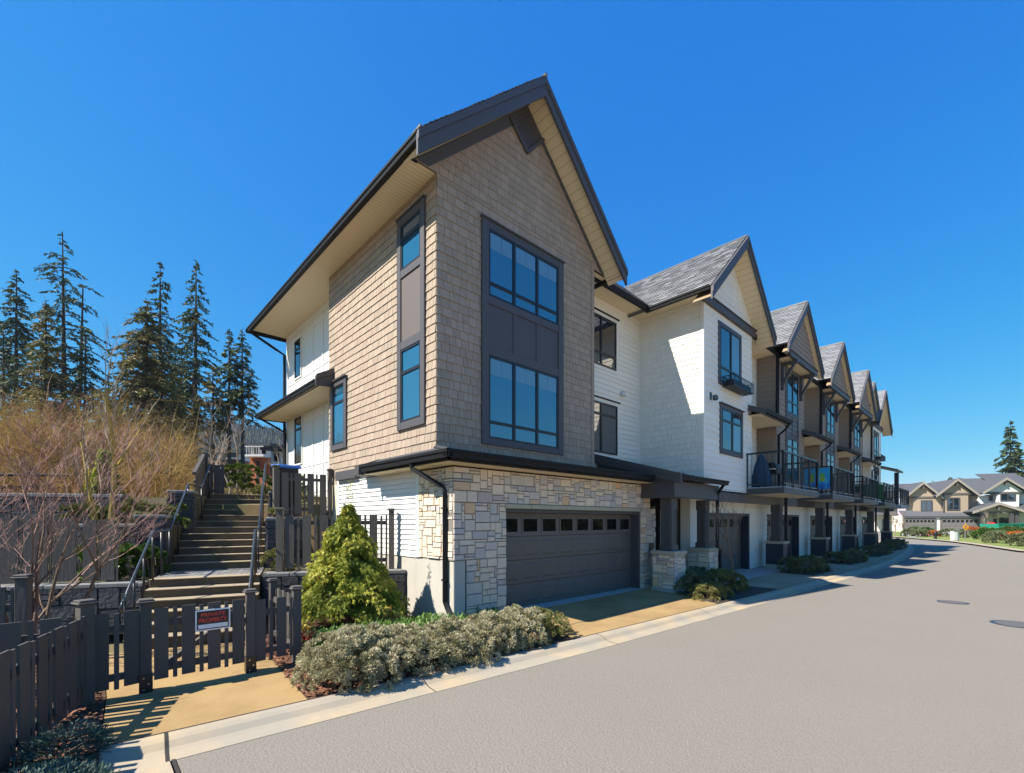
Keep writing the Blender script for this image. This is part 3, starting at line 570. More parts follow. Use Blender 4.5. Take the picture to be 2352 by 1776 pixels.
def cream_unit(par, x0, recess):
    x1 = x0+3.83; cx = (x0+x1)/2; F = bay_box(par, x0, x1, M['cream'])
    gable(par, cx, -1.27, -.73, 11.03, 2.66, M['cream'], 6, x0, x1)
    if recess is None:
        FSd = Fr((x0,-.72,0), (0,1,0), (-1,0,0)); b = MB(); courses(b, FSd, .09, 2.10, 2.9, 8.5, .173, .12, .3); b.fb(FSd, 0, 2.19, -.05, .001, 2.8, 8.6); b.fb(FSd, 0, .09, 0, .024, 2.85, 8.56); b.build('shingle_siding', M['cream'], par)
        b = MB(); gutter(b, [(x0-.74,.83,8.60),(x0-.74,-1.22,8.60)], .13, .13); b.box(x0-.62,x0-.58,-1.2,.80,8.54,8.64); b.build('gutter', M['gutter'], par)
    window(par, F, 1.13, 2.74, 6.36, 8.12, (1.96,), [(6.80, 1.18, 1.93), (6.80, 2.0, 2.69)], n=.036, trim=.12, tn=.05, blind=[(2.02,2.68,6.85,8.06)])
    window(par, F, 1.25, 2.86, 4.16, 5.50, (2.08,), [(5.12, 1.30, 2.05), (5.12, 2.12, 2.81)], n=.036, trim=.13, tn=.05, head=True, blind=[(2.14,2.80,4.22,5.08)])
    b = MB(); u0, u1, z0, z1 = 1.28, 2.92, 6.18, 6.50
    for z in (z0, z1): b.fb(F, u0, u1, .40, .42, z-.01, z+.012); b.fb(F, u0, u1, .06, .08, z-.01, z+.012); b.fb(F, u0, u0+.02, .06, .42, z-.01, z+.012); b.fb(F, u1-.02, u1, .06, .42, z-.01, z+.012)
    for k in range(17): u = u0+.01+(u1-u0-.02)*k/16; b.fb(F, u-.012, u+.012, .405, .417, z0, z1)
    for k in range(5): n = .08+.32*k/4; b.fb(F, u0, u0+.012, n-.008, n+.008, z0, z1); b.fb(F, u0, u1, n-.02, n+.02, z0-.014, z0)
    o = b.build('window_basket', M['iron'], par); b = MB(); b.fb(F, u0+.05, u1-.05, .12, .36, z0+.01, z0+.2); b.build('planter_box', M['frame'], o)
    b = MB(); c = F.p(.48,.02,5.67); b.fb(F, .42, .54, 0, .03, 5.62, 5.84); b.tube([F.p(.48,.03,5.72), F.p(.48,.16,5.74)], .012, 6); b.lathe(F.p(.48,.16,5.60), [(.04,.14),(.07,.10),(.08,0),(.05,-.02)], 12); b.build('wall_lamp', M['iron'], par)
def bracket_unit(par, xl):
    x0 = xl+2.65; x1 = x0+3.75; cx = (x0+x1)/2; F = bay_box(par, x0, x1, M['brown_siding']); gable(par, cx, -1.32, -1.14, 11.0, 2.5, M['brown_siding'], 6, x0+.1, x1-.1, 8.40, True)
    b = MB(); b.fb(F, 1.15, 1.29, 0, .05, 3.5, 8.3); b.fb(F, 2.75, 2.89, 0, .05, 3.5, 8.3)
    for z in (3.5, 5.36, 6.30, 8.16): b.fb(F, 1.29, 2.75, 0, .046, z, z+.14)
    b.fb(F, 1.29, 2.75, 0, .02, 5.5, 6.3); b.fb(F, 1.99, 2.05, .02, .04, 5.5, 6.3); b.build('window_surround', M['trim'], par)
    window(par, F, 1.29, 2.75, 6.44, 8.16, (2.02,), [(6.9,1.33,1.99),(6.9,2.06,2.71)], n=.036, tn=.05); window(par, F, 1.29, 2.75, 3.64, 5.36, (2.02,), [(5.0,1.33,1.99),(5.0,2.06,2.71)], n=.036, tn=.05)
    for u in (.62, 3.13):
        b = MB(); b.fb(F, u-.06, u+.06, 0, .12, 7.2, 8.3); b.fb(F, u-.06, u+.06, .12, .62, 8.16, 8.3)
        P = F.p; b.prism([P(u-.055,.06,7.3),P(u-.055,.54,8.16),P(u-.055,.42,8.16),P(u-.055,.06,7.5)], V((.11,0,0))); b.build('bracket', M['trim'], par, bevel=.004)
T2 = thing('townhouse', (10.6,2,0), 'cream townhouse with iron window basket, directly beside the brown corner house', 'townhouse', 'townhouses in the row')
cream_unit(T2, 8.72, None)
b = MB(); b.box(8.75,14.2,.25,10,-.3,8.55); b.build('wall_core', M['dark_backing'], T2)
b = MB(); b.box(9.16,11.6,-.74,-.60,2.50,2.84); b.box(8.72,12.55,-.74,-.70,2.80,2.90); b.build('porch_beam', M['trim'], T2)
b = MB(); Fg = Fr((9.1,-.1,0),(1,0,0),(0,-1,0)); b.fb(Fg, 0, .65, -.3, .001, -.1, 2.75); courses(b, Fg, 0, .65, .15, 2.7, .2, out=.024); b.fb(Fg, .65, 5.0, -.1, .001, 2.15, 2.75); courses(b, Fg, .65, 5.0, 2.2, 2.7, .2, out=.024); b.build('lap_siding', M['cream'], T2)
b = MB(); strips(b, (9.1,-.6,2.6), (1,0,0), 2.5, (0,1,0), .55, .2); b.build('soffit', [M['soffit'], M['soffit_groove']], T2)
b = MB(); b.box(9.75,9.85,-.13,.15,-.1,2.15); b.box(13.97,14.1,-.13,.15,-.1,2.15); b.box(9.85,13.97,-.13,.18,2.06,2.15); b.build('garage_frame', M['navy'], T2)
garage_door(T2, 9.85, 13.97, 2.06, .16, 7)
b = MB(); roof_slope(b, (4.9,.74,8.66), (12.6,.74,8.66), V((0,1,.93)).normalized(), 3.46, slab=.08); b.hexa([V((4.9,3.28,10.9)),V((12.6,3.28,10.9)),V((12.6,10.5,8.6)),V((4.9,10.5,8.6)),V((4.9,3.28,11.02)),V((12.6,3.28,11.02)),V((12.6,10.5,8.7)),V((4.9,10.5,8.7))], 1); b.build('main_roof', [M['roof'], M['trim']], T2)
T3 = thing('townhouse', (16,2,0), 'brown bracketed gable townhouse right after the cream unit with window basket', 'townhouse', 'townhouses in the row')
recess_and_balcony(T3, 12.55, M['brown_siding']); bracket_unit(T3, 12.55)
for k, lab in ((1, 'brown bracketed gable townhouse in the middle of the row, balcony with hanging blue towel'), (2, 'brown bracketed gable townhouse third from the far end of the row')):
    c = copy_tree(T3); c.location.x += 6.4*k; c['label'] = lab
T6 = thing('townhouse', (36,2,0), 'pale cream townhouse at the far end of the row, by the road bend', 'townhouse', 'townhouses in the row')
recess_and_balcony(T6, 31.75, M['cream']); cream_unit(T6, 34.4, 1)
gable(T6, 33.0, -1.15, -.72, 10.95, 1.6, M['cream'], 4, 32.2, 33.8, 9.3)
b = MB(); b.box(38.2,42.4,-1.9,-.3,2.83,3.04); b.build('balcony_floor', M['pale_concrete'], T6); railing(T6, 38.3, 42.3, -1.86, -.4, 3.04)
b = MB(); roof_slope(b, (38.1,-1.7,5.6), (41.0,-1.7,5.6), V((0,1,.35)).normalized(), 1.6, slab=.1); b.box(40.3,40.55,-1.5,-1.25,3.0,5.55); b.build('canopy_roof', [M['metal_roof'], M['trim']], T6)
porch_post(T6, 41.0, -.70, None, 1.06, .16, 'porch_post', False, ztop=2.83)
# ================================================================ ground, road, kerb, drives, paths
def sheet(name, polys, mt, kind='structure', thick=0):
    b = MB()
    for p in polys:
        p = [V(q) for q in p]
        if thick: b.prism([q-V((0,0,thick)) for q in p], V((0,0,thick)))
        else: b.face(p)
    return tag(b.build(name, mt), kind=kind)
KB = [(-4.88,-1.60),(-3.2,-1.74),(-1.2,-1.91),(.88,-2.08),(3.4,-2.22),(5.8,-2.36),(10,-2.58),(14.8,-2.74),(18,-2.92),(21.5,-3.02),(26,-2.95),(30.7,-2.72),(35,-2.44),(39,-2.05),(43,-1.55),(47,-.85),(50.5,.2),(53,1.8),(54.6,4),(55.5,7),(56,11),(56.4,30)]
def offs(pts, d):
    out = []
    for k, p in enumerate(pts):
        a = V(pts[max(k-1,0)]); c = V(pts[min(k+1,len(pts)-1)]); t = (c-a); t = V((t[0],t[1])).normalized(); out.append((p[0]+t.y*d, p[1]-t.x*d))
    return out
edge = offs(KB, .47)
M['ground'] = mat('meadow_ground', (.10,.095,.035), .95, var=.4, vscale=.6, bump=.5, bscale=8, col2=None, stain=(.17,.12,.055), stain_sc=.25)
sheet('ground', [[(-900,-900,-.32),(900,-900,-.32),(900,900,-.32),(-900,900,-.32)]], M['ground'])
sheet('road', [[(-4.41,-60,-.15),(140,-60,-.15),(140,30,-.15)]+[(x,y,-.15) for x, y in reversed(edge[1:])]+[(-4.41,edge[0][1]-.02,-.15)]], M['asphalt'])
M['bounce_tan'] = mat('bounce_reflector_tan', (.50,.42,.31), .9, var=.1, fine=.1, bscale=60)
sheet('bounce_sheet', [[(-40,-26,-.12),(120,-26,-.12),(120,-11.5,-.12),(-40,-11.5,-.12)]], M['bounce_tan'])  # unseen tan sheet behind the camera, added to bounce warm light onto the front
b = MB(); prof = [(0,-.30),(0,-.07),(.10,-.068),(.17,-.085),(.24,-.128),(.30,-.139),(.47,-.1455),(.47,-.3)]
pl = [offs(KB, d) for d, _ in prof]
for k in range(len(KB)-1):
    for j in range(len(prof)-1):
        z0, z1 = prof[j][1], prof[j+1][1]; b.face([V((*pl[j][k],z0)),V((*pl[j+1][k],z1)),V((*pl[j+1][k+1],z1)),V((*pl[j][k+1],z0))])
tag(b.build('kerb', M['kerb'], smooth=False), kind='structure')
M['joint'] = mat('dark_joint', (.03,.026,.022), .95)
b = MB()
def jline(p, q, w=.012, z=.004):
    p, q = V(p), V(q); d = (q-p); n = V((-d.y,d.x,0)).normalized()*w/2; u = V((0,0,z)); b.face([p-n+u,q-n+u,q+n+u,p+n+u])
def xkerb(x, w):
    k = max(i for i in range(len(KB)-1) if KB[i][0] <= x); t = (x-KB[k][0])/(KB[k+1][0]-KB[k][0])
    pp = [V((*V(pl[j][k]).lerp(V(pl[j][k+1]), t), prof[j][1])) for j in range(1, 7)]
    for a, c in zip(pp[:-1], pp[1:]): jline(a, c, w)
xkerb(-4.43, .028)
for x in (-1.9, 1.45, 4.9, 8.2, 11.6, 15, 18.4, 22, 25.5): xkerb(x, .012)
jline((-4.43,-2.1,-.145),(-4.43,-4.2,-.145), .028)
for k in range(10): jline((*KB[k],-.07),(*KB[k+1],-.07), .018)
jline((1.2,-1.40,-.055),(6.2,-1.42,-.055), .012); jline((-4.85,-.62,-.1),(-3.15,-.74,-.1), .010)
tag(b.build('kerb_joint', M['joint']), kind='structure')
sheet('front_path', [[(-4.88,-1.61,-.09),(-3.19,-1.75,-.09),(-3.04,-.15,-.10),(-2.95,1.55,-.10),(-4.76,2.25,-.10),(-4.79,0,-.10)]], M['yellow_concrete'], thick=.15)
sheet('gutter_pan', [[(-4.89,-4.6,-.145),(-4.455,-4.6,-.145),(-4.455,-2.04,-.145),(-4.89,-2.0,-.145)]], M['kerb'], thick=.1)
sheet('driveway', [[(1.1,-.12,-.006),(7.05,-.12,-.006),(6.35,-1.42,-.06),(1.15,-1.40,-.06)], [(1.15,-1.405,-.06),(6.35,-1.425,-.06),(5.85,-2.35,-.069),(.95,-2.08,-.069)]], M['yellow_concrete'], thick=.2)
sheet('garage_apron', [[(1.29,.36,.004),(7.05,.36,.004),(7.15,-.12,-.004),(1.1,-.12,-.004)]], M['pale_concrete'], thick=.2)
M['tan_concrete'] = mat('weathered_tan_concrete', (.36,.28,.19), .9, var=.15, vscale=1.1, bump=.3, bscale=120, fine=.12, stain=(.29,.20,.115), stain_sc=.6)
far = [(x,y,-.069) for x, y in KB[6:16]]
sheet('shared_driveway', [[(9.3,-1.15,-.05),(9.45,-2.55,-.069)]+far+[(47,-1.1,-.05)]], M['tan_concrete'], thick=.2)
sheet('garage_apron', [[(9.3,.3,0.002),(9.3,-1.15,-.05),(47,-1.1,-.05),(47,.3,.002)]], M['pale_concrete'], thick=.2)
sheet('mulch_bed', [[(-7.5,-4.5,-.11),(-4.892,-4.5,-.11),(-4.892,-1.6,-.10),(-4.80,0,-.105),(-4.77,2.0,-.11),(-7.5,4,-.05)]], M['mulch'])
sheet('planting_bed', [[(-3.19,-1.75,-.095),(-3.04,-.15,-.105),(-2.95,1.55,-.11),(-2.6,3.1,-.10),(.3,1.6,-.1),(.3,.02,-.1),(1.2,.0,-.06),(1.05,-2.09,-.08)]], M['mulch'])
sheet('shrub_bed', [[(7.05,.1,-.02),(8.98,.1,-.02),(9.3,-1.0,-.045),(9.45,-2.53,-.062),(5.87,-2.34,-.066),(6.4,-1.42,-.055)]], M['soil'], thick=.1)
# bark chips
b = MB()
def chips(x0, x1, y0, y1, n, test=None):
    for _ in range(n):
        x, y = R.uniform(x0,x1), R.uniform(y0,y1)
        if test and not test(x,y): continue
        a = R.random()*6.28; l, w = R.uniform(.02,.055), R.uniform(.007,.018); d = V((math.cos(a),math.sin(a),R.uniform(-.25,.25)))*l; n_ = V((-math.sin(a),math.cos(a),R.uniform(-.5,.5)))*w; c = V((x,y,-.085+R.random()*.02)); b.face([c-d-n_,c+d-n_,c+d+n_,c-d+n_])
chips(-6.6,-4.9,-4.2,-.1,9000); chips(-6.5,-4.85,-.1,2.2,2500); chips(-3.15,-2.5,-1.7,1.4,1800, lambda x, y: x > -3.02-.1*y if y > 0 else x > -3.03+.1*y)
tag(b.build('bark_chips', M['chip']), kind='stuff')
# ================================================================ stairs
A0 = V((-4.12,3.55,0)); SX = V((.956,-.292,0)); SY = V((.292,.956,0)); FT = Fr(A0, SX, SY)
ST = thing('staircase', A0, 'tan concrete steps climbing from the gate to the hedge above', 'stairs')
b = MB()
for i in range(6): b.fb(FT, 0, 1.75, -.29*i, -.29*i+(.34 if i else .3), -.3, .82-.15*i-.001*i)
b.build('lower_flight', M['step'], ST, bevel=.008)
for i in range(6): b = MB(); b.fb(FT, .002, 1.748, -.29*i-.022, -.29*i+.3, .82-.15*i-.014, .82-.15*i+.004); b.build('tread', M['lit_tread'], ST, bevel=.006)
b = MB()
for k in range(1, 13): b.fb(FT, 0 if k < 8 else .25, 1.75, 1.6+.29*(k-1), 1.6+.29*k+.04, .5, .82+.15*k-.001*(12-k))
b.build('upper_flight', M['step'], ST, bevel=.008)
for k in range(1, 13): b = MB(); b.fb(FT, .002 if k < 8 else .252, 1.748, 1.6+.29*(k-1)-.022, 1.6+.29*k-.024, .82+.15*k-.014, .82+.15*k+.004); b.build('tread', M['lit_tread'], ST, bevel=.006)
b = MB(); b.fb(FT, 0, 1.75, .3, 1.6, .3, .805, 1)
for i in range(18):
    for j in range(13):
        u = i*.1-.02*(j%2); t = .305+j*.1; b.fb(FT, max(u,0)+.004, min(u+.096,1.75), t+.003, t+.097, .78, .815+R.random()*.006, 0)
b.build('landing', [M['paver'], M['soil']], ST)
def handrail(lab, pts, posts):
    o = thing('handrail', FT.p(*pts[0]), lab, 'handrail', 'stair handrails'); b = MB(); b.tube([FT.p(*p) for p in pts], .022, 8); b.build('rail_tube', M['rail'], o, smooth=True)
    for (u, t, z0, z1) in posts: b = MB(); b.tube([FT.p(u,t,z0),FT.p(u,t,z1)], .018, 8); b.build('rail_post', M['iron'], o, smooth=True)
handrail('blue black tubular handrail left of the stone steps', [(.06,-1.72,.55),(.06,-1.78,.62),(.06,-1.70,.69),(.06,-1.55,.74),(.06,-1.5,.80),(.06,-.02,1.68),(.06,1.3,1.68),(.06,3.3,2.78),(.30,3.45,2.70),(.30,4.8,3.40),(.30,4.95,3.38)],
    [(.06,-1.6,.0,.70),(.06,-1.15,.1,.98),(.06,-.6,.4,1.33),(.06,-.03,.8,1.67),(.06,.6,.8,1.67),(.06,1.28,.8,1.67),(.06,2.1,1.1,2.1),(.06,3.25,1.7,2.74),(.30,3.5,1.8,2.7),(.30,4.75,2.4,3.37)])
handrail('blue black tubular handrail right of the stone steps', [(1.66,-1.5,.66),(1.66,-1.42,.74),(1.66,-.02,1.69),(1.66,1.25,1.69),(1.66,3.3,2.84),(1.66,3.45,2.86),(1.66,4.8,3.52),(1.66,4.95,3.50)],
    [(1.66,-1.42,.05,.74),(1.66,-.7,.4,1.24),(1.66,-.03,.8,1.68),(1.66,.4,.8,1.68),(1.66,1.22,.8,1.68),(1.66,2.2,1.2,2.2),(1.66,3.3,1.7,2.83),(1.66,4.75,2.5,3.48)])
# ================================================================ retaining walls and terraces
def rock_wall(lab, p0, p1, z0, z1, th=.3, mt='rock', cap='rock_cap', side=1, cu=.11, cz=.095, over=.03):
    p0, p1 = V((*p0,0)), V((*p1,0)); u = (p1-p0).normalized(); n = V((u.y,-u.x,0))*side; L = (p1-p0).length
    o = thing('retaining_wall', p0+V((0,0,z0)), lab, 'wall', 'rock retaining walls'); F = Fr(p0, u, n)
    b = MB(); ashlar(b, F, 0, L, z0, z1-.08, cu=cu, cz=cz, n0=-th+.02); 
    for (e, nn) in ((p0, -u), (p1, u)): ashlar(b, Fr(e-n*(th-.02) if True else e, n, nn), 0, th-.02, z0, z1-.08, cu=cu, cz=cz, n0=-.05)
    b.build('rock_face', [M[mt], M['soil']], o)
    b = MB(); x = -.02
    while x < L: w = min(R.uniform(.4,.8), L+.02-x); b.fb(F, x+.004, x+w-.004, -th, over, z1-.08, z1+R.uniform(-.006,.006)); x += w
    b.build('cap', M[cap], o, bevel=.012); return o
rock_wall('low dark rock retaining wall with grey caps left of the steps', (-7.6,5.5), (-4.2,3.72), -.15, .77)
rock_wall('low dark rock retaining wall behind the green cedar', (-2.40,3.00), (-.03,1.69), -.15, .85)
rock_wall('short dark rock wall holding the upper shrubs left of the steps', (-5.4,6.1), (-3.95,5.25), .6, 1.82)
rock_wall('long dark timber-like rock wall with pale cap below the rail fence', (-10.5,10.6), (-4.3,7.3), 1.6, 2.5)
rock_wall('dark rock wall under the upper picket fence beside the house', (-1.5,5.95), (-.02,5.72), .7, 1.98)
M['block'] = mat('pale_concrete_block', (.30,.29,.26), .95, rnd=.2, var=.25, vscale=4, bump=.6, bscale=25)
rock_wall('pale concrete block wall at the far left edge', (-9.2,7.9), (-6.3,6.3), .6, 1.75, mt='block', cu=.2, cz=.19)
def pillar(lab, u0, u1, t0, t1, z0, z1):
    o = thing('rock_pillar', FT.p((u0+u1)/2,(t0+t1)/2,z0), lab, 'pillar', 'rock pillars beside the steps'); b = MB()
    for F, L in ((Fr(FT.p(u0,t0,0),SX,-SY),u1-u0),(Fr(FT.p(u0,t0,0),SY,-SX),t1-t0),(Fr(FT.p(u1,t0,0),SY,SX),t1-t0)): ashlar(b, F, 0, L, z0, z1-.07, cu=.1, cz=.09, n0=-.08)
    b.build('rock_face', [M['rock'], M['soil']], o); b = MB(); b.fb(FT, u0-.03, u1+.03, t0-.03, t1+.03, z1-.07, z1); b.build('cap', M['rock_cap'], o, bevel=.012)
pillar('dark rock pillar left of the landing', -.50, -.04, 1.35, 1.9, .6, 2.0); pillar('dark rock pillar high on the left of the steps', -.28, .20, 3.0, 3.5, 1.4, 2.6)
pillar('dark rock pillar right of the landing behind the fence post', 1.80, 2.35, 1.6, 2.2, .7, 1.95); pillar('dark rock pillar near the top right of the steps', 1.80, 2.5, 3.5, 4.1, 1.7, 2.66)
rock_wall('dark rock side wall along the right edge of the upper steps', tuple(FT.p(1.78,2.2,0))[:2], tuple(FT.p(1.78,3.5,0))[:2], .7, 1.95, .25, side=-1)
M['terrace'] = mat('terrace_soil', (.085,.06,.035), .95, var=.4, vscale=5, bump=.8, bscale=30, stain=(.07,.09,.03), stain_sc=1.5)
p2 = lambda u, t, z: tuple(FT.p(u,t,z))
sheet('terrace', [[(-2.3,3.1,.80),(0,1.9,.80),(0,5.8,.80),(-1.4,5.9,.80),p2(1.77,1.6,.8),p2(1.77,.05,.8)], [(-1.45,6.1,1.94),(.5,5.8,1.94),(.5,8.6,2.1),p2(1.77,4.6,2.0),p2(1.9,3,1.94)],
   [(-7.6,5.7,.72),(-4.2,3.9,.72),p2(-.02,1.6,.72),(-5.3,6.3,.72),(-9.5,8.2,.72)], [p2(-.02,1.95,1.76),(-5.4,6.3,1.76),(-9.3,8.1,1.70),(-10.6,10.4,1.7),(-4.3,7.2,1.72),p2(-.02,4,1.76)]], M['terrace'], thick=.75)
def hz(x, y):
    "hillside height"
    d = (x+4.99)*.683+(y+6.9)*.73; r = (x+4.99)*.73-(y+6.9)*.683
    h = 2.45 if d < 14 else 2.45+(d-14)*.17 if d < 26 else 4.5+(d-26)*.11 if d < 60 else 8.24+(d-60)*.02
    e = r/d; t = min(1, max(0, (e+.76)/.08)); h = h*(1-t)+min(h, 1.35+.078*d)*t
    return h+.18*math.sin(x*.9)*math.cos(y*.7)*min(1,max(0,(d-13)/4))
b = MB(); nx, ny = 56, 56
def hp(i, j):
    d = 12.2+ (j/ny)**1.6*110; r = -d*1.35+(i/nx)*(d*1.35+ -.42*d)
    return d, r
P_ = [[None]*(ny+1) for _ in range(nx+1)]
for i in range(nx+1):
    for j in range(ny+1):
        d, r = hp(i,j); x, y = -4.99+d*.683+r*.73, -6.9+d*.73-r*.683; P_[i][j] = V((x,y,hz(x,y)))
for i in range(nx):
    for j in range(ny): b.face([P_[i][j],P_[i+1][j],P_[i+1][j+1],P_[i][j+1]], 0, .5)
for i in range(nx): b.face([P_[i][0],P_[i][0]-V((0,0,3)),P_[i+1][0]-V((0,0,3)),P_[i+1][0]])
for j in range(ny): b.face([P_[nx][j],P_[nx][j]-V((0,0,4)),P_[nx][j+1]-V((0,0,4)),P_[nx][j+1]])
M['hillside'] = mat('dry_hillside', (.16,.11,.05), .95, var=.4, vscale=1.2, bump=.8, bscale=6, stain=(.085,.10,.03), stain_sc=.5)
tag(b.build('hillside', M['hillside'], smooth=True), kind='structure')
sheet('upper_path', [[p2(.2,5.05,2.62),p2(1.9,5.05,2.62),p2(4.0,4.9,2.60),p2(4,9,2.6),p2(-1,9,2.6)], [p2(-.4,3.4,2.44),p2(.24,3.4,2.44),p2(.24,5.2,2.6),p2(-1.2,6,2.5),p2(-3,6,2.46)]], M['terrace'], thick=1.2)
# ================================================================ fences, gate, sign
def post(par, x, y, z0, z1, ang=0., hw=.05, cap=True, base=False):
    c, s = math.cos(ang), math.sin(ang); F = Fr((x,y,0), (c,s,0), (s,-c,0)); b = MB(); b.fb(F, -hw, hw, -hw, hw, z0, z1); o = b.build('post', M['fence'], par, bevel=.004)
    if cap: b = MB(); b.fb(F, -hw-.028, hw+.028, -hw-.028, hw+.028, z1, z1+.022); b.fb(F, -hw-.012, hw+.012, -hw-.012, hw+.012, z1+.022, z1+.045); b.build('cap', M['fence'], o, bevel=.006)
    if base:
        b = MB(); b.fb(F, -hw-.008, hw+.008, -hw-.008, hw+.008, z0-.01, z0+.21); b.fb(F, -hw-.06, hw+.06, -hw-.03, hw+.03, z0-.012, z0); o2 = b.build('steel_base', M['iron'], o)
        for du, dz in ((-.02,.17),(.025,.10),(-.02,.04)): b = MB(); b.tube([F.p(du,hw+.008,z0+dz),F.p(du,hw+.016,z0+dz)], .009, 8); b.build('bolt', M['bolt'], o2)
    return o
def pickets(par, p0, p1, zb0, zt0, zb1, zt1, start=0, wide=.145, nar=.042, gap=.043, inset=.06, off=.03, rails=(.14,.78), name='picket_panel', skip_rail=False):
    "board-and-slat panel between two posts; n side faces the viewer"
    p0, p1 = V((*p0,0)), V((*p1,0)); u = (p1-p0).normalized(); L = (p1-p0).length; n = V((u.y,-u.x,0)); F = Fr(p0,u,n)
    seq = []; x = inset; k = start
    while x < L-inset-.02:
        w = wide if k % 2 == 0 else nar; w = min(w, L-inset-x); seq.append((x, x+w, k % 2)); x += w+gap; k += 1
    slack = (L-inset)-seq[-1][1]; sh = slack/2; b = MB(); lerp = lambda a, c, t: a+(c-a)*t
    for (a, c, nr) in seq:
        a += sh; c += sh; ta, tc = a/L, c/L; P = F.p; j = R.uniform(-.006,.006)-(.012 if nr else 0)
        za, zc, ya, yc = lerp(zb0,zb1,ta)+j, lerp(zb0,zb1,tc)+j, lerp(zt0,zt1,ta)+j, lerp(zt0,zt1,tc)+j; n0, n1 = off-.009-(.004 if nr else 0), off+.009-(.004 if nr else 0)
        b.hexa([P(a,n0,za),P(a,n1,za),P(c,n1,zc),P(c,n0,zc),P(a,n0,ya),P(a,n1,ya),P(c,n1,yc),P(c,n0,yc)])
    o = b.build(name, M['fence'], par)
    if not skip_rail:
        for f in rails:
            b = MB(); P = F.p; a, c = .04, L-.04; h = .04; zA, zC = zb0+(zt0-zb0)*f, zb1+(zt1-zb1)*f; n0, n1 = off-.045, off-.014
            b.hexa([P(a,n0,zA-h),P(a,n1,zA-h),P(c,n1,zC-h),P(c,n0,zC-h),P(a,n0,zA+h),P(a,n1,zA+h),P(c,n1,zC+h),P(c,n0,zC+h)]); b.build('rail', M['fence'], par)
    return o
GF = 'charcoal picket fences'
f = thing('picket_fence', (-4.97,-.12,-.1), 'charcoal picket fence running towards the camera at the lower left', 'fence', GF)
post(f, -4.97, -.12, -.12, .98, -1.2, .062)
pickets(f, (-5.70,-2.18), (-4.99,-.16), -.13, .84, -.02, .86, 0, .15, .05, .045, .02)
f = thing('picket_fence', (-4.7,-.1,-.1), 'short charcoal fence panel between corner post and left gate post', 'fence', GF)
pickets(f, (-4.93,-.11), (-4.50,-.12), .0, .85, .02, .86, 0, .155, .045, .04, .0); post(f, -4.455, -.12, -.10, .93, -.07, .055, True, True)
f = thing('gate', (-3.9,-.13,0), 'charcoal picket gate carrying the private property sign', 'gate')
pickets(f, (-4.40,-.125), (-3.44,-.165), .03, .86, .05, .87, 0, .135, .042, .043, .01)
b = MB(); b.tube([V((-4.36,-.10,.12)),V((-3.50,-.14,.70))], .04, 4); b.build('brace', M['fence'], f); b = MB(); b.box(-3.50,-3.44,-.20,-.17,.55,.62); b.build('latch', M['iron'], f)
f = thing('picket_fence', (-3.1,-.18,-.1), 'charcoal fence right of the gate turning back beside the hedge', 'fence', GF)
post(f, -3.385, -.17, -.10, .94, -.07, .052, True, True); post(f, -2.82, -.20, -.12, .93, -.07, .052); post(f, -2.78, 1.02, -.12, .92, 0, .05)
pickets(f, (-3.34,-.17), (-2.87,-.20), .03, .84, .05, .85, 0, .12, .042, .045, .01); pickets(f, (-2.82,-.14), (-2.78,.98), .0, .82, .0, .82, 1, .12, .042, .05, .02)
f = thing('picket_fence', (-5.8,-.05,-.1), 'charcoal picket fence continuing left behind the corner post', 'fence', GF)
pickets(f, (-7.4,.10), (-5.03,-.08), -.02, .83, -.02, .86, 0, .16, .045, .045, .02)
f = thing('picket_fence', (-6,1.2,-.1), 'charcoal picket fence behind the bare maple at the left edge', 'fence', GF)
post(f, -5.50, 1.0, -.1, 1.20, -.4, .055); pickets(f, (-7.4,1.7), (-5.55,1.02), .0, 1.12, .0, 1.10, 0, .15, .045, .045, .02)
f = thing('board_fence', (-5.1,4.15,.77), 'tall grey board fence panels standing on the low rock wall', 'fence', GF)
pickets(f, (-6.1,4.90), (-5.05,4.37), .80, 1.93, .80, 1.93, 0, .34, .03, .02, .01); pickets(f, (-4.98,4.33), (-4.50,4.08), .80, 1.90, .80, 1.90, 0, .20, .03, .02, .01)
f = thing('picket_fence', (-2.0,3.2,.8), 'grey picket fence on the rock wall behind the cedar', 'fence', GF)
post(f, -2.08, 3.06, .78, 2.10, -.55, .062); post(f, -.17, 2.02, .78, 2.10, -.55, .055); pickets(f, (-2.02,3.02), (-.22,2.04), .92, 2.0, .92, 2.0, 0, .16, .045, .06, .03, rails=(.12,.85))
f = thing('picket_fence', (-1.3,5.8,2.0), 'upper grey picket fence between steps and house wall', 'fence', GF)
post(f, -1.38, 5.80, 1.3, 3.26, 0, .062); post(f, -.10, 5.55, 1.9, 3.24, 0, .05); pickets(f, (-1.30,5.78), (-.15,5.56), 2.05, 3.12, 2.05, 3.12, 0, .16, .045, .05, .03, rails=(.12,.85))
f = thing('guard_fence', FT.p(-.1,4.3,2.4), 'grey slatted guard fence with sloping cap at the top left of the steps', 'fence', GF)
pa, pb = FT.p(.12,3.65,0), FT.p(.12,5.1,0); pickets(f, (pa.x,pa.y), (pb.x,pb.y), 2.2, 3.05, 2.4, 3.68, 0, .15, .12, .012, .01)
b = MB(); b.tube([pa+V((0,0,3.07)),pb+V((0,0,3.71))], .055, 4); b.build('cap_rail', M['fence'], f); post(f, pb.x+.05, pb.y+.05, 2.5, 3.80, -.3, .06, False)
pb2 = FT.p(.62,5.2,0); pickets(f, (pb.x+.05,pb.y+.1), (pb2.x,pb2.y), 2.6, 3.48, 2.6, 3.48, 0, .19, .16, .012, .01)
f = thing('rail_fence', (-5,12.5,2.5), 'weathered two-rail log fence crossing the slope behind the trees', 'fence')
M['log'] = mat('weathered_log', (.045,.036,.032), .9, rnd=.3, bump=.6, bscale=20)
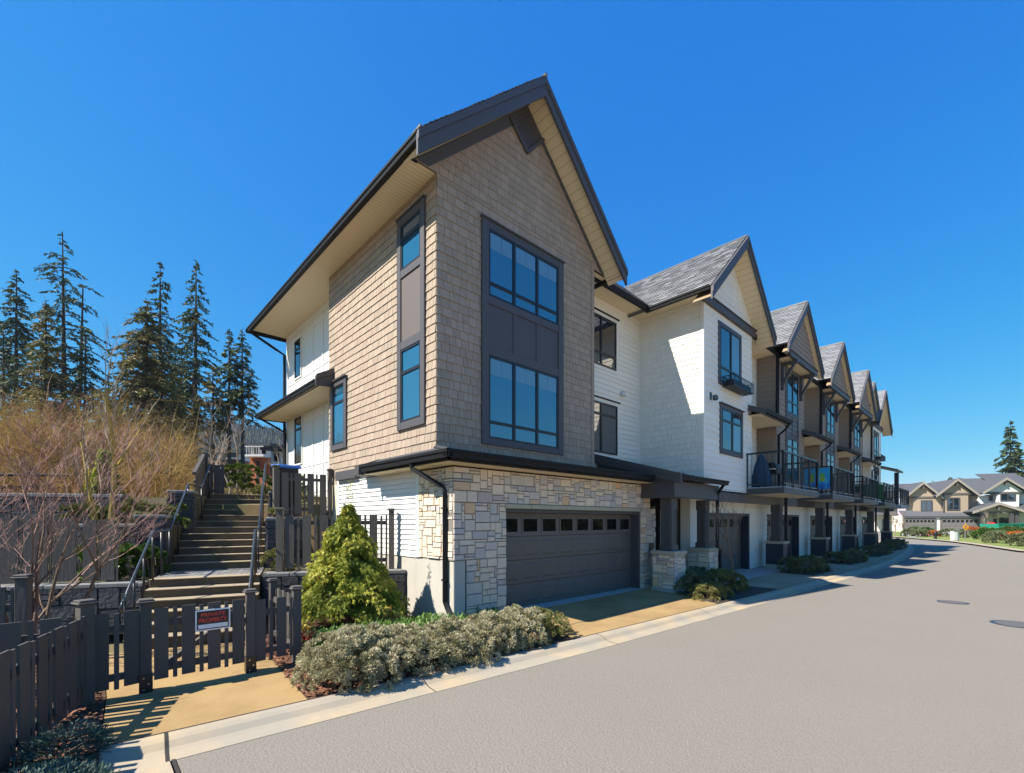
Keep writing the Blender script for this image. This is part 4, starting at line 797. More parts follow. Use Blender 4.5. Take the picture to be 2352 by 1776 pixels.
pts = [(-10.8,14.6),(-8.4,13.9),(-6.2,13.2),(-4.2,12.5),(-2.9,12.0)]
for k, (x, y) in enumerate(pts):
    h = hz(x,y); b = MB(); b.tube([V((x,y,h-.3)),V((x+.02,y,h+1.0))], .07, 7); b.build('post', M['log'], f)
    if k:
        for zz in (.45,.82):
            q = pts[k-1]; hq = hz(*q); b = MB(); b.tube([V((q[0],q[1],hq+zz+.03)),V(((q[0]+x)/2,(q[1]+y)/2,(h+hq)/2+zz-.02)),V((x,y,h+zz))], .05, 6); b.build('rail', M['log'], f)
# sign
M['sign_white'] = mat('sign_white', (.78,.78,.78), .5); M['sign_black'] = mat('sign_black', (.012,.012,.014), .45); M['sign_red'] = mat('sign_red', (.72,.05,.035), .45)
sg = thing('warning_sign', (-3.81,-.19,.66), 'white framed black sign reading PRIVATE PROPERTY in red letters', 'sign')
F = Fr((-3.992,-.196,0), (.999,-.045,0), (-.045,-.999,0)); b = MB(); b.fb(F, 0, .37, 0, .006, .525, .785); b.build('board', M['sign_white'], sg, bevel=.002)
b = MB(); b.fb(F, .018, .352, .006, .008, .543, .767); b.build('black_field', M['sign_black'], sg); b = MB(); b.fb(F, .030, .340, .008, .0095, .555, .605); b.build('white_band', M['sign_white'], sg)
def lettering(par, F, txt, u, z, size, mt, n=.010, ex=.001, sx=1.):
    cu = bpy.data.curves.new('lettering', 'FONT'); cu.body = txt; cu.size = size; cu.extrude = ex; cu.align_x = 'CENTER'; cu.offset = size*.018
    t = bpy.data.objects.new('lettering', cu); COL.objects.link(t); dg = bpy.context.evaluated_depsgraph_get(); me = bpy.data.meshes.new_from_object(t.evaluated_get(dg)); bpy.data.objects.remove(t)
    o0 = ORG[par]; 
    for v in me.vertices: v.co = F.p(u+v.co.x*sx, n+v.co.z, z+v.co.y)-o0
    me.materials.clear(); me.materials.append(mt); o = bpy.data.objects.new('lettering', me); COL.objects.link(o); o.parent = par; ORG[o] = o0; return o
lettering(sg, F, 'PRIVATE', .185, .700, .066, M['sign_red'], sx=1.05); lettering(sg, F, 'PROPERTY', .185, .628, .072, M['sign_red'], sx=.86)
# manhole covers
for (x, y, r, lab) in ((10.8,-6.06,.30,'round iron manhole cover farther up the road'),(8.35,-7.12,.40,'round iron manhole cover at the right edge of the picture')):
    o = thing('manhole_cover', (x,y,-.15), lab, 'manhole', 'manhole covers in the road'); b = MB(); b.lathe((x,y,-.15), [(r,0),(r,.004),(r*.86,.005)], 28); b.build('frame_ring', M['iron'], o)
    b = MB(); b.lathe((x,y,-.146), [(r*.84,0),(r*.84,.004)], 28)
    for i in range(-3,4):
        for j in range(-3,4):
            if i*i+j*j < 12: b.box(x+i*r*.2-.02, x+i*r*.2+.02, y+j*r*.2-.02, y+j*r*.2+.02, -.143, -.139)
    b.build('lid', M['mh'] if 'mh' in M else M.setdefault('mh', mat('worn_cast_iron', (.11,.10,.09), .6, bump=.3, bscale=60)), o)
# balcony things
M['blue_cloth'] = mat('navy_umbrella_cloth', (.015,.045,.085), .8, bump=.3, bscale=12); M['black_plastic'] = mat('black_plastic', (.012,.012,.012), .5)
o = thing('patio_umbrella', (12.75,-1.0,3.04), 'folded navy patio umbrella on the first balcony', 'umbrella'); b = MB()
prof = []; n = 14; base = len(b.v)
for k, (rr, z) in enumerate(((.30,.06),(.28,.4),(.21,.8),(.10,1.12),(.03,1.22))):
    for q in range(n): a = 2*math.pi*q/n; w = rr*(1+.22*(q % 2)-.11); b.v.append(V((12.75+w*math.cos(a),-1.0+w*math.sin(a),3.04+z)))
for k in range(4):
    for q in range(n): b.f.append((k*n+q, k*n+(q+1)%n, (k+1)*n+(q+1)%n, (k+1)*n+q)); b.m.append(0); b.r.append(.5)
b.build('canopy', M['blue_cloth'], o); b = MB(); b.tube([V((12.75,-1.0,3.04)),V((12.75,-1.0,4.3))], .02, 8); b.build('pole', M['white'], o)
o = thing('barbecue_grill', (13.7,-1.05,3.04), 'black barbecue grill on the first balcony', 'grill'); b = MB(); b.box(13.4,14.0,-1.3,-.9,3.6,3.8); b.build('body', M['black_plastic'], o, bevel=.02)
b = MB(); b.tube([V((13.4,-1.1,3.83)),V((14.0,-1.1,3.83))], .19, 10); b.build('lid', M['black_plastic'], o); b = MB(); b.box(13.15,13.38,-1.28,-.95,3.74,3.77); b.build('side_shelf', M['white'], o)
for x, y in ((13.45,-1.26),(13.95,-1.26),(13.45,-.94),(13.95,-.94)): b = MB(); b.tube([V((x,y,3.04)),V((x,y,3.62))], .02, 6); b.build('leg', M['iron'], o)
M['towel'] = mat('bright_towel', (.0,.0,.0), .85, bump=.2, bscale=40, ramp=[(0,(.02,.10,.45)),(.3,(.03,.35,.65)),(.5,(.10,.45,.08)),(.7,(.45,.55,.04)),(.85,(.02,.25,.55)),(1,(.03,.05,.25))])
b = MB(); nu, nv = 10, 8
for i in range(nu):
    for j in range(nv):
        q = lambda a, c: V((18.47+.025*math.sin(a*1.9)*(1-c/nv), -1.84+.95*a/nu, 3.25+.92*c/nv)); r = (.05+.12*R.random()) if j < 2 else (.5+.3*R.random() if (3 <= j <= 5 and (i//2) % 2) else .22+.15*R.random())
        b.face([q(i,j),q(i+1,j),q(i+1,j+1),q(i,j+1)], 0, r); b.face([q(i,j)-V((.012,0,0)),q(i,j+1)-V((.012,0,0)),q(i+1,j+1)-V((.012,0,0)),q(i+1,j)-V((.012,0,0))], 0, r)
tag(b.build('beach_towel', M['towel'], smooth=True, loc=(18.47,-1.4,3.3)), 'blue and green patterned towel hanging on the second balcony rail', 'towel')
M['green_cloth'] = mat('green_screen_cloth', (.015,.10,.03), .8)
b = MB(); b.box(31.275,31.29,-1.84,-.85,3.2,4.15); tag(b.build('privacy_screen', M['green_cloth'], loc=(31.28,-1.3,3.2)), 'green cloth screen on the side of the fourth balcony', 'screen')
M['blue_plastic'] = mat('blue_plastic', (.03,.16,.55), .4); o = thing('recycling_bin', (-.85,6.1,1.95), 'recycling bin with bright blue lid behind the upper fence', 'bin')
b = MB(); b.box(-1.25,-.75,6.0,6.45,1.95,3.26); b.build('body', M['black_plastic'], o, bevel=.02); b = MB(); b.prism([V((-1.30,5.95,3.26)),V((-.70,5.95,3.26)),V((-.70,6.5,3.30)),V((-1.30,6.5,3.30))], V((0,0,.09))); b.build('lid', M['blue_plastic'], o, bevel=.02)
# ================================================================ vegetation
def leafmat(name, ramp, trans=.25, rough=.6): return mat(name, (.1,.1,.1), rough, ramp=ramp, trans=trans, spec=.3)
M['silver'] = leafmat('silver_shrub_leaf', [(0,(.17,.16,.065)),(.35,(.36,.33,.18)),(.7,(.52,.48,.30)),(.93,(.64,.58,.40)),(1,(.32,.16,.06))], .2)
M['silver_dark'] = leafmat('sage_shrub_leaf', [(0,(.07,.09,.035)),(.5,(.16,.18,.085)),(1,(.28,.29,.16))], .2)
M['gold_shrub'] = leafmat('olive_gold_shrub_leaf', [(0,(.10,.11,.03)),(.5,(.22,.22,.07)),(.9,(.34,.31,.12)),(1,(.20,.12,.04))], .25)
M['cedar'] = leafmat('golden_cedar_foliage', [(0,(.11,.15,.015)),(.4,(.24,.27,.03)),(.75,(.42,.41,.055)),(.96,(.55,.50,.10)),(1,(.36,.17,.03))], .3)
M['laurel'] = leafmat('glossy_laurel_leaf', [(0,(.03,.07,.012)),(.5,(.06,.12,.02)),(1,(.14,.22,.045))], .2, .35)
M['lily'] = leafmat('daylily_leaf', [(0,(.04,.10,.012)),(.5,(.09,.18,.025)),(1,(.20,.30,.06))], .3, .45)
M['hedge'] = leafmat('clipped_hedge_leaf', [(0,(.04,.07,.01)),(.5,(.09,.13,.02)),(.85,(.20,.24,.04)),(1,(.30,.30,.06))], .25)
M['juniper'] = leafmat('blue_juniper_needle', [(0,(.035,.07,.05)),(.6,(.075,.125,.095)),(1,(.14,.20,.14))], .1)
M['bark'] = mat('grey_brown_bark', (.18,.12,.08), .9, var=.4, vscale=8, bump=.8, bscale=40, rnd=.3)
M['bark_dark'] = mat('dark_conifer_bark', (.060,.045,.036), .95, var=.3, vscale=6, rnd=.3)
M['twig_pink'] = mat('pinkish_twig', (.27,.15,.12), .85, rnd=.5)
M['twig_grey'] = mat('pale_twig', (.24,.18,.13), .85, rnd=.35)
M['yellow_bark'] = mat('yellow_moss_bark', (.34,.24,.04), .9, var=.3, vscale=9, bump=.6, bscale=40)
M['red_flower'] = mat('red_flower', (.55,.02,.03), .6)
M['yellow_flower'] = mat('yellow_flower', (.75,.58,.03), .6)
def rdir():
    while True:
        v = V((R.uniform(-1,1),R.uniform(-1,1),R.uniform(-1,1)))
        if .05 < v.length < 1: return v.normalized()
def blade(b, p, d, side, l, w, m=0, r=None, bend=0.):
    "pointed leaf: two quads-worth rhombus, optional bend downward"
    q = p+d*l*.55+V((0,0,bend*.3*l)); e = p+d*l-V((0,0,bend*l))
    b.face([p, q-side*w*.5, e, q+side*w*.5], m, r)
def tuft_shrub(name, lab, cat, grp, blobs, mt, n=2200, leaf=(.035,.011), per=6, zb=0., core=True, twig=None, up=.5, clump=1.):
    "shrub of many sprigs on the surface of overlapping uneven ellipsoids"
    c0 = blobs[0][0]; o = thing(name, (c0[0],c0[1],zb), lab, cat, grp); b = MB()
    tot = sum(r[0]*r[1]+r[0]*r[2] for _, r in blobs)
    for c, r in blobs:
        c = V(c); k = int(n*(r[0]*r[1]+r[0]*r[2])/tot); nc = max(8, k//26)
        for _ in range(nc):
            d = rdir()
            if d.z < -.5: d.z = -d.z
            s = R.uniform(.88,1.03) if R.random() < .78 else R.uniform(.5,.84); p0 = c+V((d.x*r[0],d.y*r[1],d.z*r[2]))*s; nrm = (V((d.x/r[0],d.y/r[1],d.z/r[2])).normalized()*.8+V((0,0,up))).normalized(); tone = min(1,max(0,R.gauss(.5,.2))); cr = R.uniform(.035,.065)*clump
            a1 = nrm.orthogonal().normalized(); a2 = nrm.cross(a1)
            for _q in range(int(26*R.uniform(.7,1.3))):
                w = R.random()*6.283; rr = math.sqrt(R.random()); off = (a1*math.cos(w)+a2*math.sin(w))*rr; p = p0+off*cr+nrm*cr*(1-rr*rr)*.9
                if p.z < zb+.01: continue
                ax = (nrm*.9+off*.8+rdir()*.35).normalized(); t = min(1,max(0,tone+R.uniform(-.12,.12)))
                for q in range(per):
                    e = (ax+rdir()*.7).normalized(); sd = e.cross(rdir()); sd = sd.normalized() if sd.length > .01 else V((1,0,0)); blade(b, p+rdir()*.010, e, sd, leaf[0]*R.uniform(.7,1.4), leaf[1]*R.uniform(.8,1.4), 0, min(1,max(0,t+R.uniform(-.12,.12))))
    b.build('foliage', M[mt], o)
    s = MB()
    for c, r in blobs:
        for _ in range(9):
            d = rdir(); d.z = abs(d.z)+.3; e = V(c)+V((d.x*r[0],d.y*r[1],d.z*r[2]))*.7; s.tube([V((c[0]+d.x*.05,c[1]+d.y*.05,zb-.03)), (V((c[0],c[1],zb))+e)/2+rdir()*.04, e], [.012,.009,.004], 4)
    s.build('stem', M['bark'], o); return o
# silver hedge mounds along the kerb
HG = 'silver shrubs in the hedge by the kerb'
tuft_shrub('silver_shrub', 'large round silver shrub at the left end of the hedge beside the path', 'shrub', HG, [((-2.66,-1.40,.08),(.52,.52,.42)),((-2.32,-1.15,.10),(.5,.5,.36)),((-2.45,-1.60,.03),(.42,.38,.34))], 'silver', 9500, zb=-.1)
tuft_shrub('silver_shrub', 'silver shrub second from the path in the hedge', 'shrub', HG, [((-1.90,-1.45,.04),(.50,.52,.34)),((-1.72,-1.15,.06),(.45,.45,.32)),((-1.65,-1.66,.0),(.36,.34,.28))], 'silver', 7500, zb=-.1)
tuft_shrub('silver_shrub', 'silver grey shrub in the middle of the hedge with rusty sprigs', 'shrub', HG, [((-1.16,-1.48,.04),(.50,.50,.34)),((-.95,-1.2,.06),(.42,.42,.31)),((-.92,-1.78,.0),(.34,.3,.26))], 'silver', 7000, zb=-.1)
tuft_shrub('silver_shrub', 'silver grey shrub below the downspout in the hedge', 'shrub', HG, [((-.40,-1.52,.05),(.52,.50,.36)),((-.06,-1.62,.04),(.42,.4,.31))], 'silver', 7000, zb=-.1)
tuft_shrub('silver_shrub', 'low silver shrub before the stone pier in the hedge', 'shrub', HG, [((.28,-1.42,.06),(.48,.50,.35)),((.12,-1.80,.0),(.34,.28,.26))], 'silver', 5000, zb=-.1)
tuft_shrub('olive_shrub', 'small olive green shrub ending the hedge next to the garage drive', 'shrub', None, [((.72,-1.60,.04),(.40,.42,.28)),((.60,-1.30,.08),(.36,.4,.28))], 'gold_shrub', 4200, zb=-.1)
SG = 'low shrubs in front of the row'
tuft_shrub('low_shrub', 'dark sage shrub in front of the stone porch pedestals', 'shrub', SG, [((6.95,-1.30,.08),(.62,.45,.34)),((7.4,-1.0,.12),(.5,.4,.36))], 'silver_dark', 4200, zb=-.05)
tuft_shrub('low_shrub', 'small variegated gold shrub at the end of the garage drive', 'shrub', SG, [((6.38,-1.86,.03),(.48,.40,.24)),((6.75,-1.95,.05),(.4,.33,.22))], 'gold_shrub', 3300, zb=-.07)
tuft_shrub('low_shrub', 'broad variegated pale green shrub beside the young bare tree', 'shrub', SG, [((8.0,-1.55,.10),(.75,.62,.38)),((8.55,-1.4,.08),(.5,.5,.34))], 'gold_shrub', 6500, zb=-.05)
tuft_shrub('low_shrub', 'dark green shrub under the young bare tree', 'shrub', SG, [((8.2,-.75,.12),(.65,.42,.36)),((7.7,-.85,.1),(.45,.35,.32))], 'silver_dark', 3800, zb=-.05)
for k, (x0, x1, yy, lab) in enumerate(((14.1,15.9,-1.75,'grey green shrub strip before the first navy pedestal'),(19.9,22.4,-1.75,'green shrub strip before the second navy pedestal'),(26.2,30.6,-1.75,'long green shrub strip before the third navy pedestal'),(32.6,36.8,-1.55,'green shrub strip before the fourth navy pedestal'),(38.5,42,-1.1,'green shrub strip by the road bend'))):
    m = 3; w = (x1-x0)/m
    tuft_shrub('low_shrub', lab, 'shrub', SG, [((x0+w*(q+.5)+R.uniform(-.1,.1), yy+R.uniform(-.12,.12)-.1*q, .08+R.uniform(-.03,.06)),(w*.66,.55,.34)) for q in range(m)], 'silver_dark', 5200 if k < 2 else 3600, leaf=(.05,.018), zb=-.05, clump=1.5)
sheet('shrub_bed', [[(x0-.25,yy-.62,-.03),(x1+.2,yy-.7,-.03),(x1+.3,yy+.5,-.03),(x0-.2,yy+.5,-.03)] for x0, x1, yy in ((14.1,15.9,-1.75),(19.9,22.4,-1.75),(26.2,30.6,-1.75),(32.6,36.8,-1.55))], M['soil'], thick=.06)
JG = 'low conifers in the mulch bed'
def juniper(lab, c, r, n):
    o = thing('juniper', c, lab, 'shrub', JG); b = MB(); c = V(c)
    for _ in range(n):
        a = R.random()*6.28; rr = math.sqrt(R.random()); h = (1-rr**2)*.16+.02; p = c+V((math.cos(a)*r[0]*rr,math.sin(a)*r[1]*rr,h*R.uniform(.4,1.2))); d = (V((math.cos(a),math.sin(a),R.uniform(.1,.9)))+rdir()*.5).normalized(); t = R.random()
        for q in range(9):
            e = (d+rdir()*.6).normalized(); s = e.cross(rdir()).normalized() if True else 0; blade(b, p+d*q*.010, e, s, R.uniform(.02,.045), .008, 0, min(1,t*.7+R.random()*.3))
    b.build('foliage', M['juniper'], o); b = MB()
    for k in range(8): a = k*.8; b.tube([c, c+V((math.cos(a)*r[0]*.6,math.sin(a)*r[1]*.6,.08))], [.012,.005], 4)
    b.build('stem', M['bark'], o)
juniper('spreading blue green juniper in the mulch at the bottom left corner', (-5.27,-2.45,-.09), (.42,.55), 1500); juniper('small pale juniper beside the fence and path edge', (-5.10,-1.50,-.09), (.26,.34), 500)
# strappy daylilies
def lilies(name, lab, spots, n, L=.34, grp=None, kind=None):
    b = MB()
    for _ in range(n):
        x0, x1, y0, y1 = R.choice(spots); p = V((R.uniform(x0,x1),R.uniform(y0,y1),-.10))
        for q in range(14):
            a = R.random()*6.28; d = V((math.cos(a)*R.uniform(.2,.7),math.sin(a)*R.uniform(.2,.7),1)).normalized(); l = L*R.uniform(.6,1.15); s = d.cross(V((math.cos(a),math.sin(a),0))); s = s.normalized() if s.length > .01 else V((1,0,0)); w = .016
            m1 = p+d*l*.45; m2 = m1+(d+V((d.x,d.y,-.35))).normalized()*l*.35; e = m2+V((d.x,d.y,-d.z*.55)).normalized()*l*.3; r = R.random()
            b.face([p-s*w*.4,p+s*w*.4,m1+s*w*.6,m1-s*w*.6],0,r); b.face([m1-s*w*.6,m1+s*w*.6,m2+s*w*.45,m2-s*w*.45],0,r); b.face([m2-s*w*.45,m2+s*w*.45,e],0,r)
    return b
o = lilies('', '', [(-2.45,-.9,-.75,.5),(-1.6,-.2,-.75,.4),(-2.4,-1.0,-.5,.4)], 520, .40).build('daylily_bed', M['lily']); tag(o, kind='stuff')
for (x, y, lab) in ((-.25,-.18,'strappy green daylily clump at the foot of the downspout'),(.55,-.28,'strappy green daylily clump in front of the stone pier')):
    o = thing('daylily_clump', (x,y,-.1), lab, 'plant', 'daylily clumps'); lilies('', '', [(x-.22,x+.22,y-.14,y+.1)], 16, .42).build('foliage', M['lily'], o)
b = MB()
for _ in range(26):
    p = V((-2.62,-.05,.18))+rdir()*.07; d = rdir(); s = d.cross(rdir()).normalized(); blade(b, p, d, s, .06, .04)
o = thing('flower', (-2.62,-.05,-.1), 'red flower behind the short fence by the cedar', 'flower'); b.build('petals', M['red_flower'], o); b = MB(); b.tube([V((-2.62,-.05,-.1)),V((-2.62,-.05,.18))], .006, 5); b.build('stem', M['lily'], o)
# golden cedar
def cedar(name, lab, base, H, rad, n, mt, cat='tree', thin_top=.2, leaf=.075, dens=1.):
    o = thing(name, base, lab, cat); B = V(base); t = MB(); t.tube([B,B+V((.02,.01,H*.5)),B+V((.03,.03,H*.96))], [.05,.03,.008], 7); b = MB()
    br = MB()
    for k in range(n):
        f = (k+R.random())/n; f = f**1.1; z = .12*H+f*H*.84
        prof = (1-f)**.66*(.9+.1*math.sin(f*7)); a = R.random()*6.28318; rr = rad*max(prof, .06)*R.uniform(.60,1.14)
        if f > 1-thin_top: rr *= .6
        d = V((math.cos(a),math.sin(a),0)); sd = V((-d.y,d.x,0)); P0 = B+V((0,0,z-.10*rr)); rise = R.uniform(.10,.34)*rr; tone = min(1,max(0,R.gauss(.42,.2)))
        path = lambda q: P0+d*rr*q+V((0,0,rise*math.sin(min(q,1)*2.0)-.30*rr*max(0,q-.6)**1.3*2.2))
        br.tube([P0,path(.5),path(.85)], [.012,.007,.003], 3, 0, False)
        m = int((26+70*rr)*dens); wd = .05+.16*rr
        for q in range(m):
            s = R.uniform(.30,1.04); p = path(s)+sd*R.uniform(-1,1)*wd*(1.15-.6*s)+V((0,0,R.uniform(-.06,.03)))
            e = (d*R.uniform(.2,.9)+sd*R.uniform(-.8,.8)+V((0,0,-R.uniform(.1,1.1)*s)))+rdir()*.22; e.normalize(); s_ = e.cross(V((0,0,1))*.7+rdir()); s_ = s_.normalized() if s_.length > .01 else V((1,0,0)); l = leaf*R.uniform(.6,1.5)
            tt = min(1,max(0,tone+.40*(s-.72)+R.uniform(-.12,.12))); blade(b, p, e, s_, l, l*.24, 0, tt, .2)
            for g in (-1,1): e2 = (e+s_*g*.8).normalized(); blade(b, p+e*l*.3, e2, e2.cross(e).cross(e2).normalized() if e2.cross(e).length > .01 else s_, l*.55, l*.16, 0, tt)
    t.build('trunk', M['bark'], o); br.build('branch', M['bark'], o); b.build('foliage', M[mt], o); return o
cedar('cedar', 'bright golden green cedar with a thin leader in front of the white siding', (-1.40,1.38,-.1), 2.35, 1.06, 400, 'cedar', leaf=.08, dens=1.5)
b = MB(); tp = V((-1.39,1.33,2.1))
for k in range(60):
    f = k/60; p = tp+V((.02*math.sin(k),.02*math.cos(k*1.7),.50*f))+rdir()*.05*(1-f); e = (rdir()+V((0,0,.4))).normalized(); blade(b, p, e, e.cross(rdir()).normalized(), .07, .02)
cd = [o for o in bpy.data.objects if o.name == 'cedar'][0]; b.build('leader', M['cedar'], cd)
cedar('young_conifer', 'small lime green conifer behind the handrail on the terrace', (-4.55,9.5,1.75), 2.1, .55, 120, 'cedar', thin_top=.1, leaf=.11)
# laurels and hedges on the terraces
tuft_shrub('laurel_shrub', 'glossy dark green laurel on the low terrace beside the handrail', 'shrub', 'laurel shrubs', [((-4.25,4.75,.98),(.42,.34,.42)),((-4.75,5.0,.95),(.4,.34,.40)),((-4.0,4.55,.92),(.25,.25,.35))], 'laurel', 1500, leaf=(.085,.032), per=5, zb=.72)
tuft_shrub('laurel_shrub', 'light green laurel on the upper terrace above the rock wall', 'shrub', 'laurel shrubs', [((-4.2,6.2,1.95),(.6,.4,.30)),((-4.9,6.6,1.9),(.5,.4,.30)),((-3.6,5.9,1.95),(.35,.35,.3))], 'hedge', 1300, leaf=(.085,.032), per=5, zb=1.75)
tuft_shrub('clipped_hedge', 'rounded clipped yellow green hedge at the top of the steps', 'hedge', 'hedges above the steps', [(tuple(FT.p(1.0,6.3,3.05)),(.70,.6,.55))], 'hedge', 2600, leaf=(.055,.03), per=5, zb=2.6)
tuft_shrub('clipped_hedge', 'darker clipped hedge right of the steps top', 'hedge', 'hedges above the steps', [(tuple(FT.p(2.3,6.9,2.95)),(.75,.5,.45)),(tuple(FT.p(3.2,6.8,2.9)),(.6,.5,.42))], 'laurel', 2400, leaf=(.055,.03), per=5, zb=2.6)
tuft_shrub('low_shrub', 'small yellow shrub at the head of the steps', 'shrub', None, [(tuple(FT.p(1.55,5.5,2.72)),(.28,.22,.18))], 'gold_shrub', 700, leaf=(.05,.025), zb=2.6)
tuft_shrub('low_shrub', 'pale weedy shrub beside the grey fence post right of the landing', 'shrub', None, [(tuple(FT.p(2.0,.9,.98)),(.24,.3,.24)),(tuple(FT.p(2.2,.35,.9)),(.25,.2,.16))], 'gold_shrub', 800, leaf=(.05,.018), zb=.8)
tuft_shrub('yellow_plant', 'tiny yellow flowering plant on the rock pillar right of the steps', 'flower', None, [(tuple(FT.p(1.95,1.9,2.02)),(.10,.10,.09))], 'yfl' if 'yfl' in M else 'gold_shrub', 160, leaf=(.05,.03), zb=1.95)
# bare branching trees
def bare(par, B, n0, L0, r0, levels, spread, mts, lean=None, seg=4, split=3, ratio=.72, up=.25, rmin=.0022, kink=.14):
    parts = [MB(), MB()]
    def grow(p, d, L, r, lv):
        pts = [p]; rs = [r]; q = p; dd = d
        for k in range(seg): dd = (dd+rdir()*kink+V((0,0,up*.12))).normalized(); q = q+dd*L/seg; pts.append(q); rs.append(r*(1-.45*(k+1)/seg))
        parts[0 if lv < 2 else 1].tube(pts, rs, 7 if lv < 1 else (5 if lv < 2 else 3), 0, lv < 1)
        if lv >= levels: return
        n = split+(1 if lv >= 2 and R.random() < .5 else 0)
        for k in range(n):
            f = R.uniform(.35,1) if k else 1.; i = min(int(f*seg), seg-1); g = pts[i].lerp(pts[i+1], f*seg-i) if f < 1 else pts[-1]
            nd = (dd*.75+rdir()*spread+V((0,0,up))).normalized(); grow(g, nd, L*ratio*R.uniform(.75,1.15), max(rmin, rs[i]*.62), lv+1)
    for (d, l) in n0: grow(V(B), V(d).normalized(), L0*l, r0, 0)
    parts[0].build('trunk', M[mts[0]], par); parts[1].build('crown', M[mts[1]], par)
o = thing('bare_maple', (-5.50,2.2,-.12), 'leafless multi-stemmed maple with pinkish twigs behind the left fence', 'tree')
bare(o, (-5.50,2.2,-.12), [((-.10,.05,1),.95),((.07,.03,1),1.1),((.55,-.22,1),1.05),((-.42,-.1,1),.8),((.3,.2,1),.9)], 1.5, .032, 5, .6, ('bark','twig_pink'), ratio=.66, up=.24, split=3)
o = thing('yellow_trunk_tree', (-4.62,5.35,.72), 'slender leafless tree with mossy yellow trunks beside the terrace wall', 'tree')
bare(o, (-4.62,5.35,.72), [((-.10,.02,1),1.0),((.05,-.02,1),1.2)], 1.9, .068, 4, .5, ('yellow_bark','twig_grey'), ratio=.58, up=.42, kink=.07)
o = thing('young_street_tree', (9.1,-1.45,-.05), 'thin leafless young tree behind the variegated shrubs at the cream unit garage', 'tree')
bare(o, (9.1,-1.45,-.05), [((.0,0,1),1.)], 1.55, .034, 4, .6, ('bark','twig_grey'), ratio=.58, up=.5, split=4, rmin=.005)
BG = 'bare saplings on the slope'
for (r_, d_, s, lab) in ((-10.6,16.5,1.9,'bare branching sapling standing tallest in the brush left of the conifer'),(-8.4,17.5,1.7,'bare pale sapling in the brush near the yellow trunk tree'),(-13.2,18,1.6,'bare sapling in golden brush at the left edge'),(-7.4,21,2.0,'bare pale sapling at the right end of the brush'),(-6.9,19,1.3,'small leaning bare sapling near the steps top'),(-15.5,17,1.6,'bare sapling half out of the picture at the left edge'),(-12.0,20,2.2,'tall bare tree in the brush under the twin trunk fir'),(-9.3,15,1.2,'low bare bush in front of the brush behind the rail fence'),(-14.0,22,2.2,'bare tree among the brush below the green fir'),(-11.4,14.8,1.1,'low bare bush behind the rail fence at its left half'),(-10.2,23,2.3,'bare tree high in the brush below the olive spruce'),(-8.9,24,2.0,'bare tree in the brush between spruce and slender firs')):
    x, y = -4.99+d_*.683+r_*.73, -6.9+d_*.73-r_*.683; o = thing('bare_sapling', (x,y,hz(x,y)-.1), lab, 'tree', BG); bare(o, (x,y,hz(x,y)-.1), [((R.uniform(-.2,.2),R.uniform(-.2,.2),1),1.)], s, .05, 3, .6, ('twig_grey','twig_grey'), ratio=.66, up=.35, rmin=.006)
# brush thicket on the slope (one mass)
M['brush'] = mat('dry_brush', (.2,.14,.06), .9, ramp=[(0,(.09,.045,.02)),(.18,(.22,.11,.045)),(.36,(.42,.25,.075)),(.55,(.30,.24,.05)),(.7,(.46,.30,.10)),(.84,(.30,.12,.07)),(1,(.32,.11,.10))], trans=.3)
b = MB()
for _ in range(900):
    d_ = R.uniform(13.8,30)**1.; r_ = -d_*R.uniform(.69,1.22)
    x, y = -4.99+d_*.683+r_*.73, -6.9+d_*.73-r_*.683; g = hz(x,y); tone = min(1,max(0,.5+.45*math.sin(x*.55+1)*math.cos(y*.43)+R.gauss(0,.18))); hh = R.uniform(.9,2.1) if d_ < 17 else R.uniform(1.7,4.6)
    hh *= .75+.35*math.sin(x*.8+y*.35)
    if r_ > -.76*d_: hh *= .45
    for k in range(18):
        a = R.random()*6.28; d = (V((math.cos(a),math.sin(a),0))*R.uniform(.15,1.5)+V((0,0,1))).normalized(); L = hh*R.uniform(.55,1.15); p = V((x+R.uniform(-.4,.4),y+R.uniform(-.4,.4),g-.1)); w = .012+.010*R.random(); sd = d.cross(V((.683,.73,0))).normalized(); t = min(1,max(0,tone+R.uniform(-.2,.2)))
        m1 = p+d*L*.5; e = m1+(d+rdir()*.35).normalized()*L*.5; b.face([p-sd*w,p+sd*w,m1+sd*w*.6,m1-sd*w*.6],0,t); b.face([m1-sd*w*.6,m1+sd*w*.6,e],0,t)
        for q in range(8):
            f = R.uniform(.25,.95); c = p.lerp(e, f); dd = (d*.6+rdir()).normalized(); s2 = dd.cross(rdir()).normalized(); l2 = L*R.uniform(.12,.38); b.face([c-s2*w*.4,c+s2*w*.4,c+dd*l2],0,t)
tag(b.build('brush_thicket', M['brush']), kind='stuff')
b = MB()
for _ in range(9000):
    d_ = R.uniform(13,40); r_ = -d_*R.uniform(.40,1.25); x, y = -4.99+d_*.683+r_*.73, -6.9+d_*.73-r_*.683; p = V((x,y,hz(x,y)-.03)); d = (rdir()+V((0,0,1.1))).normalized(); blade(b, p, d, d.cross(rdir()).normalized(), R.uniform(.2,.5), .05)
M['dry_grass'] = mat('dry_grass_blade', (.2,.2,.1), .9, ramp=[(0,(.10,.12,.03)),(.5,(.24,.20,.07)),(1,(.30,.19,.08))], trans=.3); tag(b.build('dry_grass', M['dry_grass']), kind='stuff')
